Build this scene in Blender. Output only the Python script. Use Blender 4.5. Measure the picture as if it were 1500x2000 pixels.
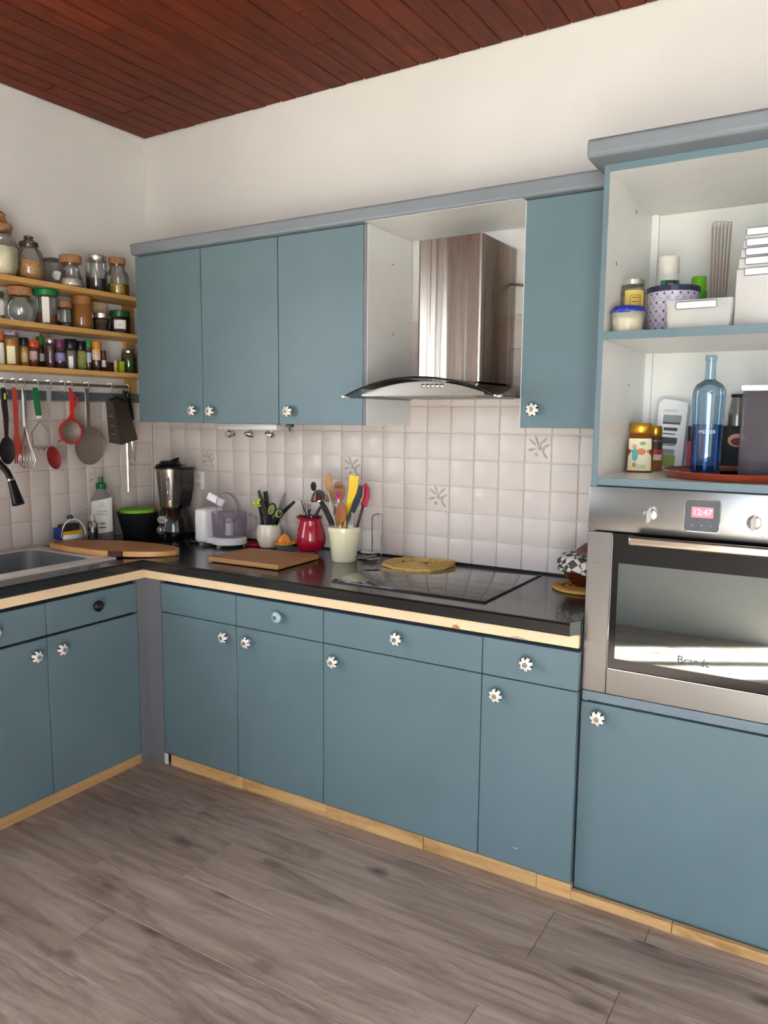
import bpy, bmesh, math, random
from mathutils import Matrix, Vector
random.seed(7)
for o in list(bpy.data.objects): bpy.data.objects.remove(o)
scene = bpy.context.scene
COL = scene.collection
PI = math.pi

# ------------------------------------------------------------------ camera
CAM = Vector((2.9987, -2.7099, 1.4218)); YAW, PITCH, ROLL, FPX = .5446, -.1217, .0087, 1504.57
fw = Vector((-math.sin(YAW)*math.cos(PITCH), math.cos(YAW)*math.cos(PITCH), math.sin(PITCH)))
rt = Vector((math.cos(YAW), math.sin(YAW), 0)); up = rt.cross(fw)
rt, up = rt*math.cos(ROLL)+up*math.sin(ROLL), up*math.cos(ROLL)-rt*math.sin(ROLL)
cd = bpy.data.cameras.new('camera'); cam = bpy.data.objects.new('camera', cd); COL.objects.link(cam)
cd.sensor_fit = 'HORIZONTAL'; cd.sensor_width = 36; cd.lens = 36*FPX/1500; cd.clip_start = .05
cam.matrix_world = Matrix(((rt.x, up.x, -fw.x, CAM.x), (rt.y, up.y, -fw.y, CAM.y), (rt.z, up.z, -fw.z, CAM.z), (0, 0, 0, 1)))
scene.camera = cam

# ------------------------------------------------------------------ light
vs = scene.view_settings
vs.view_transform = 'Standard'; vs.look = 'None'; vs.gamma = 1; vs.use_curve_mapping = False; vs.exposure = 1.04
world = bpy.data.worlds.new('sky'); scene.world = world; world.use_nodes = True
bg = world.node_tree.nodes['Background']; bg.inputs[0].default_value = (.77, .90, 1.01, 1); bg.inputs[1].default_value = 5.0
def area(name, loc, rot, sx, sy, power, col=(1, 1, 1), portal=False):
    l = bpy.data.lights.new(name, 'AREA'); l.shape = 'RECTANGLE'; l.size = sx; l.size_y = sy; l.energy = power; l.color = col
    if portal: l.cycles.is_portal = True
    ob = bpy.data.objects.new(name, l); COL.objects.link(ob); ob.location = loc; ob.rotation_euler = rot; return ob
ROOM_X, ROOM_Y, ROOM_Z = 4.9, -3.75, 2.75
WX0, WX1, WZ1 = 2.72, 4.30, 2.25          # the glazed door in the wall behind the camera
area('daylight_portal', ((WX0+WX1)/2, ROOM_Y-.02, WZ1/2), (PI/2, 0, 0), WX1-WX0, WZ1, 1, portal=True)
LY0, LY1, LZ0, LZ1 = -3.30, -1.80, 1.00, 2.20    # unseen window added in the side wall to brighten the floor
area('added_window_portal', (-.17, (LY0+LY1)/2, (LZ0+LZ1)/2), (0, -PI/2, 0), LZ1-LZ0, LY1-LY0, 1, portal=True)
sun = bpy.data.lights.new('sun', 'SUN'); sun.energy = 60; sun.angle = .01; sun.color = (.87, .94, .95)
so = bpy.data.objects.new('sun', sun); COL.objects.link(so)
so.rotation_euler = Vector((-1.0, .60, -.88)).to_track_quat('-Z', 'Y').to_euler()

# ------------------------------------------------------------------ pixel -> point (1500 x 2000 frame)
def ray(u, v): return fw + rt*((u-750)/FPX) - up*((v-1000)/FPX)
def onax(u, v, ax, val):
    d = ray(u, v); return CAM + d*((val-CAM[ax])/d[ax])
def PX(u, v, x): return onax(u, v, 0, x)
def PY(u, v, y): return onax(u, v, 1, y)
def PZ(u, v, z): return onax(u, v, 2, z)
def depth(p): return (Vector(p)-CAM).dot(fw)

# ------------------------------------------------------------------ materials
def lin(c):
    if isinstance(c, str): c = tuple(int(c[i:i+2], 16)/255 for i in (0, 2, 4))
    return tuple(x/12.92 if x <= .04045 else ((x+.055)/1.055)**2.4 for x in c[:3]) + (1,)
MATS = {}
def newmat(name):
    m = bpy.data.materials.new(name); m.use_nodes = True; nt = m.node_tree
    return m, nt, nt.nodes['Principled BSDF']
def N(nt, t, **k):
    n = nt.nodes.new(t)
    for a, b in k.items():
        if a == 'i':
            for kk, vv in b.items(): n.inputs[kk].default_value = vv
        else: setattr(n, a, b)
    return n
def mat(name, col, rough=.5, metal=0, var=.06, vscale=8, bump=0, bscale=60, coat=0, trans=0, alpha=1, spec=.5, stretch=None, col2=None, emit=0, ior=1.45):
    if name in MATS: return MATS[name]
    m, nt, b = newmat(name); L = nt.links.new
    b.inputs['Roughness'].default_value = rough; b.inputs['Metallic'].default_value = metal
    b.inputs['Coat Weight'].default_value = coat; b.inputs['Transmission Weight'].default_value = trans
    b.inputs['Specular IOR Level'].default_value = spec; b.inputs['Alpha'].default_value = alpha; b.inputs['IOR'].default_value = ior
    tc = N(nt, 'ShaderNodeTexCoord'); mp = N(nt, 'ShaderNodeMapping')
    if stretch: mp.inputs['Scale'].default_value = stretch
    L(tc.outputs['Object'], mp.inputs['Vector'])
    c = lin(col)
    if var or col2:
        nz = N(nt, 'ShaderNodeTexNoise', i={'Scale': vscale, 'Detail': 4.0, 'Roughness': .6}); L(mp.outputs[0], nz.inputs['Vector'])
        rp = N(nt, 'ShaderNodeValToRGB'); L(nz.outputs['Fac'], rp.inputs[0])
        if col2: a, d = c, lin(col2)
        else:
            a = tuple(max(0, x*(1-var)) for x in c[:3])+(1,); d = tuple(min(1, x*(1+var)) for x in c[:3])+(1,)
        rp.color_ramp.elements[0].position = .35; rp.color_ramp.elements[1].position = .65
        rp.color_ramp.elements[0].color = a; rp.color_ramp.elements[1].color = d
        L(rp.outputs[0], b.inputs['Base Color'])
        if emit: L(rp.outputs[0], b.inputs['Emission Color']); b.inputs['Emission Strength'].default_value = emit
    else:
        b.inputs['Base Color'].default_value = c
        if emit: b.inputs['Emission Color'].default_value = c; b.inputs['Emission Strength'].default_value = emit
    if bump:
        nb = N(nt, 'ShaderNodeTexNoise', i={'Scale': bscale, 'Detail': 3.0}); L(mp.outputs[0], nb.inputs['Vector'])
        bp = N(nt, 'ShaderNodeBump', i={'Strength': bump, 'Distance': .002}); L(nb.outputs['Fac'], bp.inputs['Height']); L(bp.outputs[0], b.inputs['Normal'])
    MATS[name] = m; return m
def thin_glass(name, tint=(.93, .95, .94), gloss=.06, edge=.85, rough=.03):
    """a thin clear wall: mostly see-through, mirror-like at grazing angles"""
    if name in MATS: return MATS[name]
    m, nt, b = newmat(name); L = nt.links.new
    tr = N(nt, 'ShaderNodeBsdfTransparent'); tr.inputs[0].default_value = tuple(tint)+(1,)
    gl = N(nt, 'ShaderNodeBsdfGlossy'); gl.inputs['Roughness'].default_value = rough
    fr = N(nt, 'ShaderNodeFresnel', i={'IOR': 1.5}); mx = N(nt, 'ShaderNodeMixShader')
    mr = N(nt, 'ShaderNodeMapRange', i={'To Min': gloss, 'To Max': edge}); L(fr.outputs[0], mr.inputs['Value'])
    L(mr.outputs[0], mx.inputs[0]); L(tr.outputs[0], mx.inputs[1]); L(gl.outputs[0], mx.inputs[2])
    L(mx.outputs[0], nt.nodes['Material Output'].inputs['Surface']); nt.nodes.remove(b)
    MATS[name] = m; return m
def frosted(name, col, mix=.5, rough=.3):
    """milky or smoky translucent plastic"""
    if name in MATS: return MATS[name]
    m, nt, b = newmat(name); L = nt.links.new
    b.inputs['Base Color'].default_value = lin(col); b.inputs['Roughness'].default_value = rough
    tr = N(nt, 'ShaderNodeBsdfTransparent'); tr.inputs[0].default_value = tuple(min(1, x*.4+.6) for x in lin(col)[:3])+(1,)
    mx = N(nt, 'ShaderNodeMixShader'); mx.inputs[0].default_value = mix
    L(tr.outputs[0], mx.inputs[1]); L(b.outputs[0], mx.inputs[2]); L(mx.outputs[0], nt.nodes['Material Output'].inputs['Surface'])
    MATS[name] = m; return m
def wood(name, c1, c2, axis='X', scale=6, rough=.45, rnd=.25, knots=0, bump=.15, dark=None, spots=None):
    """grain stretched along one axis; each board gets its own offset and tone"""
    if name in MATS: return MATS[name]
    m, nt, b = newmat(name); L = nt.links.new
    b.inputs['Roughness'].default_value = rough
    tc = N(nt, 'ShaderNodeTexCoord'); oi = N(nt, 'ShaderNodeObjectInfo')
    off = N(nt, 'ShaderNodeVectorMath', operation='ADD'); mul = N(nt, 'ShaderNodeVectorMath', operation='MULTIPLY')
    cb = N(nt, 'ShaderNodeCombineXYZ')
    m37 = N(nt, 'ShaderNodeMath', operation='MULTIPLY'); m37.inputs[1].default_value = 37.0
    L(oi.outputs['Random'], m37.inputs[0])
    for k in range(3): L(m37.outputs[0], cb.inputs[k])
    s = {'X': (1.0, 12, 12), 'Y': (12, 1.0, 12), 'Z': (12, 12, 1.0)}[axis]
    L(tc.outputs['Object'], off.inputs[0]); L(cb.outputs[0], off.inputs[1]); L(off.outputs[0], mul.inputs[0]); mul.inputs[1].default_value = s
    n1 = N(nt, 'ShaderNodeTexNoise', i={'Scale': scale, 'Detail': 8.0, 'Roughness': .65, 'Distortion': .6}); L(mul.outputs[0], n1.inputs['Vector'])
    rp = N(nt, 'ShaderNodeValToRGB'); L(n1.outputs['Fac'], rp.inputs[0])
    e = rp.color_ramp.elements; e[0].position = .3; e[1].position = .7; e[0].color = lin(c1); e[1].color = lin(c2)
    col = rp.outputs[0]
    if dark:
        n2 = N(nt, 'ShaderNodeTexNoise', i={'Scale': knots or 2.5, 'Detail': 5.0, 'Roughness': .7, 'Distortion': 1.5})
        mu2 = N(nt, 'ShaderNodeVectorMath', operation='MULTIPLY'); L(off.outputs[0], mu2.inputs[0])
        mu2.inputs[1].default_value = {'X': (.7, 3, 3), 'Y': (3, .7, 3), 'Z': (3, 3, .7)}[axis]; L(mu2.outputs[0], n2.inputs['Vector'])
        r2 = N(nt, 'ShaderNodeValToRGB'); L(n2.outputs['Fac'], r2.inputs[0])
        r2.color_ramp.elements[0].position = .50; r2.color_ramp.elements[1].position = .72
        r2.color_ramp.elements[0].color = (0, 0, 0, 1); r2.color_ramp.elements[1].color = (.75, .75, .75, 1)
        mxc = N(nt, 'ShaderNodeMix', data_type='RGBA'); L(r2.outputs[0], mxc.inputs['Factor']); L(col, mxc.inputs['A']); mxc.inputs['B'].default_value = lin(dark)
        col = mxc.outputs['Result']
    if spots:
        v3 = N(nt, 'ShaderNodeVectorMath', operation='MULTIPLY'); L(off.outputs[0], v3.inputs[0]); v3.inputs[1].default_value = (3.2, 7.0, 1)
        wn_ = N(nt, 'ShaderNodeTexNoise', i={'Scale': 9.0, 'Detail': 2.0}); L(tc.outputs['Object'], wn_.inputs['Vector'])
        a3 = N(nt, 'ShaderNodeVectorMath', operation='MULTIPLY_ADD'); L(wn_.outputs['Color'], a3.inputs[0]); a3.inputs[1].default_value = (.25, .25, .25); L(v3.outputs[0], a3.inputs[2])
        vr = N(nt, 'ShaderNodeTexVoronoi', i={'Scale': 1.0}); L(a3.outputs[0], vr.inputs['Vector'])
        r3 = N(nt, 'ShaderNodeValToRGB'); L(vr.outputs['Distance'], r3.inputs[0]); e3 = r3.color_ramp.elements
        e3[0].position = .05; e3[0].color = (.9, .9, .9, 1); e3[1].position = .20; e3[1].color = (0, 0, 0, 1)
        mx3 = N(nt, 'ShaderNodeMix', data_type='RGBA'); L(r3.outputs[0], mx3.inputs['Factor']); L(col, mx3.inputs['A']); mx3.inputs['B'].default_value = lin(spots); col = mx3.outputs['Result']
        wv = N(nt, 'ShaderNodeTexWave', wave_type='RINGS', i={'Scale': 1.3, 'Distortion': 5.0, 'Detail': 3.0, 'Detail Scale': 1.2}); L(a3.outputs[0], wv.inputs['Vector'])
        r4 = N(nt, 'ShaderNodeValToRGB'); L(wv.outputs['Fac'], r4.inputs[0]); e4 = r4.color_ramp.elements; e4[0].position = .0; e4[0].color = (.30, .30, .30, 1); e4[1].position = .35; e4[1].color = (0, 0, 0, 1)
        gate = N(nt, 'ShaderNodeTexNoise', i={'Scale': 2.2, 'Detail': 2.0}); L(off.outputs[0], gate.inputs['Vector'])
        gr_ = N(nt, 'ShaderNodeMapRange', i={'From Min': .48, 'From Max': .62}); L(gate.outputs['Fac'], gr_.inputs['Value'])
        gm_ = N(nt, 'ShaderNodeMath', operation='MULTIPLY'); L(r4.outputs[0], gm_.inputs[0]); L(gr_.outputs[0], gm_.inputs[1])
        mx4 = N(nt, 'ShaderNodeMix', data_type='RGBA'); L(gm_.outputs[0], mx4.inputs['Factor']); L(col, mx4.inputs['A']); mx4.inputs['B'].default_value = lin(spots); col = mx4.outputs['Result']
    hs = N(nt, 'ShaderNodeHueSaturation'); L(col, hs.inputs['Color'])
    mr = N(nt, 'ShaderNodeMapRange', i={'To Min': 1-rnd, 'To Max': 1+rnd}); L(oi.outputs['Random'], mr.inputs['Value']); L(mr.outputs[0], hs.inputs['Value'])
    L(hs.outputs[0], b.inputs['Base Color'])
    bp = N(nt, 'ShaderNodeBump', i={'Strength': bump, 'Distance': .002}); L(n1.outputs['Fac'], bp.inputs['Height']); L(bp.outputs[0], b.inputs['Normal'])
    MATS[name] = m; return m
def steel(name, col='b9b2a8', rough=.28, axis='Z', amount=.12, warp=0):
    """brushed stainless steel, brush lines along one axis"""
    if name in MATS: return MATS[name]
    m, nt, b = newmat(name); L = nt.links.new
    b.inputs['Metallic'].default_value = 1; b.inputs['Base Color'].default_value = lin(col)
    tc = N(nt, 'ShaderNodeTexCoord'); mp = N(nt, 'ShaderNodeMapping'); L(tc.outputs['Object'], mp.inputs[0])
    mp.inputs['Scale'].default_value = {'Z': (220, 220, 1), 'X': (1, 220, 220), 'Y': (220, 1, 220)}[axis]
    nz = N(nt, 'ShaderNodeTexNoise', i={'Scale': 6.0, 'Detail': 4.0}); L(mp.outputs[0], nz.inputs['Vector'])
    mr = N(nt, 'ShaderNodeMapRange', i={'To Min': rough-amount*.5, 'To Max': rough+amount*.5}); L(nz.outputs['Fac'], mr.inputs['Value']); L(mr.outputs[0], b.inputs['Roughness'])
    bp = N(nt, 'ShaderNodeBump', i={'Strength': .006, 'Distance': .0003}); L(nz.outputs['Fac'], bp.inputs['Height']); L(bp.outputs[0], b.inputs['Normal'])
    if warp:
        mp2 = N(nt, 'ShaderNodeMapping'); L(tc.outputs['Object'], mp2.inputs[0]); mp2.inputs['Scale'].default_value = (26, 26, .5)
        n2 = N(nt, 'ShaderNodeTexNoise', i={'Scale': 1.0, 'Detail': 1.5}); L(mp2.outputs[0], n2.inputs['Vector'])
        b2 = N(nt, 'ShaderNodeBump', i={'Strength': 1.0, 'Distance': warp}); L(n2.outputs['Fac'], b2.inputs['Height']); L(bp.outputs[0], b2.inputs['Normal']); L(b2.outputs[0], b.inputs['Normal'])
    MATS[name] = m; return m

BLUE = mat('blue_paint', '647981', .42, var=.05, vscale=3, bump=.06, bscale=220)
GREY = mat('grey_blue_paint', '7d838a', .45, var=.05, vscale=3, bump=.06, bscale=150)
POST = mat('post_grey_paint', '74747a', .5, var=.05, vscale=3)
WHITEIN = mat('white_laminate', 'e4e3e0', .3, var=.02)
WALLM = mat('wall_plaster', 'e5e2df', .85, var=.035, vscale=1.2, bump=.12, bscale=45)
GROUT = mat('grout', 'd3c8bf', .9, var=.05)
TILE = mat('tile_glaze', 'd5c9c2', .32, var=.03, vscale=5, bump=.1, bscale=25, coat=.1)
BLACKTOP = mat('black_laminate', '191817', .26, var=.2, vscale=30, bump=.05, bscale=120, coat=.35)
BLACK = mat('black_plastic', '121214', .3, var=.08)
BLACKM = mat('black_matt', '18181a', .6, var=.1)
DARKGAP = mat('dark_carcass', '22262a', .8, var=.1)
PEACH = mat('peach_batten', 'f0d0a8', .6, var=.05, vscale=5)
CHIP = mat('bare_chipboard', 'b98a4e', .8, var=.2, vscale=60)
CHROME = mat('chrome', 'dcdcdc', .08, 1, var=0)
STEEL = steel('brushed_steel', '8b8a89', .30, 'X')
STEELV = steel('brushed_steel_upright', 'a2958a', .27, 'Z', .04, warp=.006)
MESHM = mat('grey_mesh_steel', '8d857b', .45, .8, var=.1, vscale=90)
WHITEP = mat('white_plastic', 'e9e6e8', .3, var=.02)
CLEAR = thin_glass('clear_glass')
CORK = mat('cork', 'a87850', .8, var=.2, vscale=60, bump=.2)
OAK = wood('shelf_wood', 'c79550', 'dcb06c', 'Y', 3, .45, .04)
PINE = wood('plinth_pine', 'c0925a', 'dbb47e', 'X', 4, .55, .10, dark='9a6a3a')
PINEY = wood('plinth_pine_side', 'b98a58', 'd2a878', 'Y', 4, .55, .06)
FLOORM = wood('grey_laminate', '8d796c', 'c2b0a3', 'X', 2.0, .42, .10, knots=2.2, bump=.10, dark='6a594e', spots='54443a')
CEILM = wood('stained_ceiling_board', '521c0c', '702e14', 'Y', 3.0, .5, .16, knots=3.0, bump=.1, dark='35170a')
CEILM.node_tree.nodes['Principled BSDF'].inputs['Specular IOR Level'].default_value = .12
BOARDW = wood('board_wood', 'a8703e', 'c08a54', 'X', 5, .5, .05)
BOARDL = wood('board_edge_wood', 'c99055', 'dba86a', 'X', 5, .45, .05)
DRED = mat('dark_red', '5a1c1c', .4)
RED = mat('glossy_red_enamel', 'a5112a', .12, coat=.6, var=.03)
REDP = mat('red_plastic', 'c22a22', .4)
CREAM = mat('cream_glaze', 'ece4c4', .22, coat=.4, var=.02)
GREENP = mat('green_plastic', '0f7a3c', .35)
LIME = mat('lime_silicone', '7cb51e', .45)
ORANGE = mat('orange_plastic', 'ef9a35', .4)
YELLOW = mat('yellow_plastic', 'f2c811', .4)
LABELW = mat('white_label', 'eceae4', .5, var=.03)
INK = mat('dark_print', '2b2b2b', .6, var=0)

# ------------------------------------------------------------------ mesh helpers
class MB:
    def __init__(s): s.v = []; s.f = []; s.m = []
    def add(s, vs, fs, mi=0):
        o = len(s.v); s.v += [Vector(p) for p in vs]; s.f += [[i+o for i in f] for f in fs]; s.m += [mi]*len(fs); return s
    def box(s, x0, x1, y0, y1, z0, z1, mi=0):
        x0, x1 = min(x0, x1), max(x0, x1); y0, y1 = min(y0, y1), max(y0, y1); z0, z1 = min(z0, z1), max(z0, z1)
        return s.add([(x0, y0, z0), (x1, y0, z0), (x1, y1, z0), (x0, y1, z0), (x0, y0, z1), (x1, y0, z1), (x1, y1, z1), (x0, y1, z1)],
                     [(0, 3, 2, 1), (4, 5, 6, 7), (0, 1, 5, 4), (1, 2, 6, 5), (2, 3, 7, 6), (3, 0, 4, 7)], mi)
    def bbox(s, x0, x1, y0, y1, z0, z1, r=.004, seg=2, mi=0):
        bm = bmesh.new(); bmesh.ops.create_cube(bm, size=1)
        for v in bm.verts: v.co = Vector((x0+(x1-x0)*(v.co.x+.5), y0+(y1-y0)*(v.co.y+.5), z0+(z1-z0)*(v.co.z+.5)))
        bmesh.ops.bevel(bm, geom=list(bm.edges), offset=r, segments=seg, affect='EDGES', profile=.5, clamp_overlap=True)
        bmesh.ops.recalc_face_normals(bm, faces=bm.faces)
        bm.verts.index_update(); s.add([v.co.copy() for v in bm.verts], [[v.index for v in f.verts] for f in bm.faces], mi); bm.free(); return s
    def lathe(s, prof, c=(0, 0, 0), seg=24, mi=0, sx=1, sy=1):
        vs = []; fs = []; n = len(prof)
        for r, z in prof:
            for k in range(seg):
                a = 2*PI*k/seg; vs.append((c[0]+max(r, 1e-5)*math.cos(a)*sx, c[1]+max(r, 1e-5)*math.sin(a)*sy, c[2]+z))
        for i in range(n-1):
            for k in range(seg):
                k2 = (k+1) % seg; fs.append((i*seg+k, i*seg+k2, (i+1)*seg+k2, (i+1)*seg+k))
        if prof[0][0] > 1e-4: fs.append(tuple(reversed(range(seg))))
        if prof[-1][0] > 1e-4: fs.append(tuple((n-1)*seg+k for k in range(seg)))
        return s.add(vs, fs, mi)
    def shell(s, prof, c=(0, 0, 0), seg=24, mi=0, sx=1, sy=1):
        """open lathe without caps"""
        o = len(s.f); s.lathe(prof, c, seg, mi, sx, sy)
        drop = [i for i in range(o, len(s.f)) if len(s.f[i]) > 4]
        for i in reversed(drop): s.f.pop(i); s.m.pop(i)
        return s
    def tube(s, pts, r, seg=8, mi=0, closed=False, flat=1.0):
        pts = [Vector(p) for p in pts]; n = len(pts); vs = []; fs = []
        rr = r if isinstance(r, (list, tuple)) else [r]*n
        nrm = None
        for i, p in enumerate(pts):
            t = (pts[(i+1) % n]-pts[i-1]) if closed else (pts[min(i+1, n-1)]-pts[max(i-1, 0)])
            t.normalize()
            if nrm is None:
                nrm = t.orthogonal().normalized()
            nrm = (nrm-t*nrm.dot(t))
            if nrm.length < 1e-6: nrm = t.orthogonal()
            nrm.normalize(); b = t.cross(nrm)
            for k in range(seg):
                a = 2*PI*k/seg; vs.append(p+(nrm*math.cos(a)+b*math.sin(a)*flat)*rr[i])
        m = n if closed else n-1
        for i in range(m):
            j = (i+1) % n
            for k in range(seg):
                k2 = (k+1) % seg; fs.append((i*seg+k, i*seg+k2, j*seg+k2, j*seg+k))
        if not closed: fs.append(tuple(reversed(range(seg)))); fs.append(tuple((n-1)*seg+k for k in range(seg)))
        return s.add(vs, fs, mi)
    def prism(s, poly, ax, a, b, mi=0):
        """polygon (two coordinates) extruded along axis ax from a to b"""
        def P(p, w): return {0: (w, p[0], p[1]), 1: (p[0], w, p[1]), 2: (p[0], p[1], w)}[ax]
        n = len(poly); vs = [P(p, a) for p in poly]+[P(p, b) for p in poly]
        fs = [tuple(reversed(range(n))), tuple(range(n, 2*n))]+[(i, (i+1) % n, n+(i+1) % n, n+i) for i in range(n)]
        return s.add(vs, fs, mi)
    def ball(s, c, r, seg=16, rings=10, mi=0):
        rx, ry, rz = r if isinstance(r, (tuple, list)) else (r, r, r)
        prof = [(math.sin(PI*i/rings), -math.cos(PI*i/rings)) for i in range(rings+1)]
        o = len(s.v); s.lathe(prof, (0, 0, 0), seg, mi)
        for i in range(o, len(s.v)): v = s.v[i]; s.v[i] = Vector((c[0]+v.x*rx, c[1]+v.y*ry, c[2]+v.z*rz))
        return s
    def xf(s, M, start=0):
        for i in range(start, len(s.v)): s.v[i] = M @ s.v[i]
        return s
    def mesh(s, name, mats, smooth=True, ang=.7):
        me = bpy.data.meshes.new(name); me.from_pydata([tuple(v) for v in s.v], [], s.f)
        for m in (mats if isinstance(mats, (list, tuple)) else [mats]): me.materials.append(m)
        me.polygons.foreach_set('material_index', s.m)
        bm = bmesh.new(); bm.from_mesh(me); bmesh.ops.recalc_face_normals(bm, faces=bm.faces); bm.to_mesh(me); bm.free()
        if smooth: me.shade_smooth(); me.set_sharp_from_angle(angle=ang)
        me.update(); return me
def link(name, data, parent=None, loc=None, rot=None):
    o = bpy.data.objects.new(name, data); COL.objects.link(o)
    if parent: o.parent = parent
    if loc is not None: o.location = loc
    if rot is not None: o.rotation_euler = rot
    return o
WL = {}   # world position of every root, so that parts can be written in world coordinates
def thing(name, label, cat, loc=(0, 0, 0), rotz=0, group=None):
    o = link(name, None, None, loc, (0, 0, rotz)); o.empty_display_size = .05
    o['label'] = label; o['category'] = cat
    if group: o['group'] = group
    WL[o.name] = Vector(loc); return o
def part(name, mb, mats, root, world=True, label=None, **k):
    """a mesh child; world=True means the mesh was written in world coordinates"""
    if world:
        off = WL.get(root.name, Vector((0, 0, 0)))
        mb.xf(Matrix.Translation(-off))
    o = link(name, mb.mesh(name, mats, **k), root)
    if world: WL[o.name] = off
    if label: o['label'] = label
    return o
def single(name, mb, mats, label, cat, group=None, loc=None, **k):
    """a thing made of one mesh, written in world coordinates"""
    if loc is None:
        xs = [v.x for v in mb.v]; ys = [v.y for v in mb.v]; loc = Vector(((min(xs)+max(xs))/2, (min(ys)+max(ys))/2, min(v.z for v in mb.v)))
    mb.xf(Matrix.Translation(-Vector(loc)))
    o = link(name, mb.mesh(name, mats, **k), None, loc); o['label'] = label; o['category'] = cat
    if group: o['group'] = group
    WL[o.name] = Vector(loc); return o
def struct(name, mb, mats, parent=None, **k):
    o = link(name, mb.mesh(name, mats, **k), parent)
    if not parent: o['kind'] = 'structure'
    WL[o.name] = Vector((0, 0, 0)); return o
def text(name, s, size, m, parent, M, ext=.0002, world=True):
    """lettering as a thin mesh; M places text that lies in the XY plane of M"""
    cu = bpy.data.curves.new(name, 'FONT'); cu.body = s; cu.size = size; cu.extrude = ext; cu.align_x = 'CENTER'; cu.align_y = 'CENTER'; cu.resolution_u = 3
    t = bpy.data.objects.new('tmp_text', cu); COL.objects.link(t)
    dg = bpy.context.evaluated_depsgraph_get(); me = bpy.data.meshes.new_from_object(t.evaluated_get(dg)); bpy.data.objects.remove(t)
    if world: M = Matrix.Translation(-WL.get(parent.name, Vector((0, 0, 0)))) @ M
    me.transform(M); me.materials.clear(); me.materials.append(m)
    o = link(name, me, parent)
    return o
def frame(o, xd, yd):
    """matrix with origin o, x axis xd, y axis yd"""
    xd = Vector(xd).normalized(); yd = Vector(yd).normalized(); zd = xd.cross(yd)
    return Matrix(((xd.x, yd.x, zd.x, o[0]), (xd.y, yd.y, zd.y, o[1]), (xd.z, yd.z, zd.z, o[2]), (0, 0, 0, 1)))
FACE_Y = lambda o: frame(o, (1, 0, 0), (0, 0, 1))     # text facing the room from the back wall
FACE_X = lambda o: frame(o, (0, 1, 0), (0, 0, 1))     # text facing +x
def arc(n, a0, a1): return [a0+(a1-a0)*i/(n-1) for i in range(n)]

# ================================================================== the room
# floor: a dark sub-floor with laminate planks laid along x
fl = struct('floor', MB().box(0, ROOM_X, ROOM_Y, 0, -.08, -.009), mat('sub_floor', '4a3f38', .9))
PW, PLEN = .225, 1.285
offs = {0: 2.605, 1: 2.352, 2: 2.594, 3: 2.31, 4: 2.56, 5: 2.05}
plank_cache = {}
row = 0; y1 = -.435
rows = []
while y1 > ROOM_Y+.01:
    rows.append((max(y1-PW, ROOM_Y), y1)); y1 -= PW
rows = [(-.435, -.21)] + rows
for r, (ya, yb) in enumerate(rows):
    j = offs.get(r-1, 1.9+.37*((r*7) % 5)) if r else 1.9
    while j > 0.02: j -= PLEN
    xs = [0]
    while j < ROOM_X:
        if j > 0.03: xs.append(j)
        j += PLEN
    xs.append(ROOM_X)
    for a, b in zip(xs[:-1], xs[1:]):
        mb = MB().bbox(-(b-a)/2+.0006, (b-a)/2-.0006, -(yb-ya)/2+.0005, (yb-ya)/2-.0005, -.009, 0, .0012, 1)
        key = (round(b-a, 3), round(yb-ya, 3))
        if key not in plank_cache: plank_cache[key] = mb.mesh('plank', FLOORM, smooth=False)
        link('plank', plank_cache[key], fl, ((a+b)/2, (ya+yb)/2, 0))
# ceiling: stained boards along y, hung a little out of level like the old house
ce = struct('ceiling', MB().box(-.02, ROOM_X, ROOM_Y, .02, .012, .06), mat('ceiling_back', '2a1509', .9))
ce.location = (0, 0, 2.733); ce.rotation_euler = (.009, -.0085, 0)
BW = .0832; cache = {}
x = .004; i = 0
while x < ROOM_X-.02:
    cuts = [0.0]; rnd = random.Random(i*13+5)
    c = -rnd.uniform(.25, 2.2)
    if rnd.random() < .75:
        while c > ROOM_Y+.3: cuts.append(c); c -= rnd.choice((1.6, 2.0, 2.4))
    cuts.append(ROOM_Y+.01)
    for a, b in zip(cuts[:-1], cuts[1:]):
        L_ = round(a-b, 2); key = L_
        if key not in cache: cache[key] = MB().bbox(-BW/2+.0006, BW/2-.0006, -L_/2+.0005, L_/2-.0005, 0, .012, .004, 1).mesh('board', CEILM, smooth=False)
        link('board', cache[key], ce, (x+BW/2, (a+b)/2, 0))
    x += BW; i += 1
wb = struct('wall_back', MB().box(-.15, ROOM_X, 0.008, .15, -.08, 2.9), WALLM)
wl = struct('wall_left', MB().box(-.15, -.008, LY1, .15, -.08, 2.9).box(-.15, -.008, ROOM_Y, LY0, -.08, 2.9).box(-.15, -.008, LY0, LY1, -.08, LZ0).box(-.15, -.008, LY0, LY1, LZ1, 2.9), WALLM)
struct('wall_right', MB().box(ROOM_X, ROOM_X+.15, ROOM_Y, .15, -.08, 2.9), WALLM)
mbw = MB().box(-.15, WX0, ROOM_Y-.25, ROOM_Y, -.08, 2.9).box(WX1, ROOM_X+.15, ROOM_Y-.25, ROOM_Y, -.08, 2.9).box(WX0, WX1, ROOM_Y-.25, ROOM_Y, WZ1, 2.9).box(WX0, WX1, ROOM_Y-.25, ROOM_Y, -.08, 0)
wf = struct('wall_front', mbw, WALLM)
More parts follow.
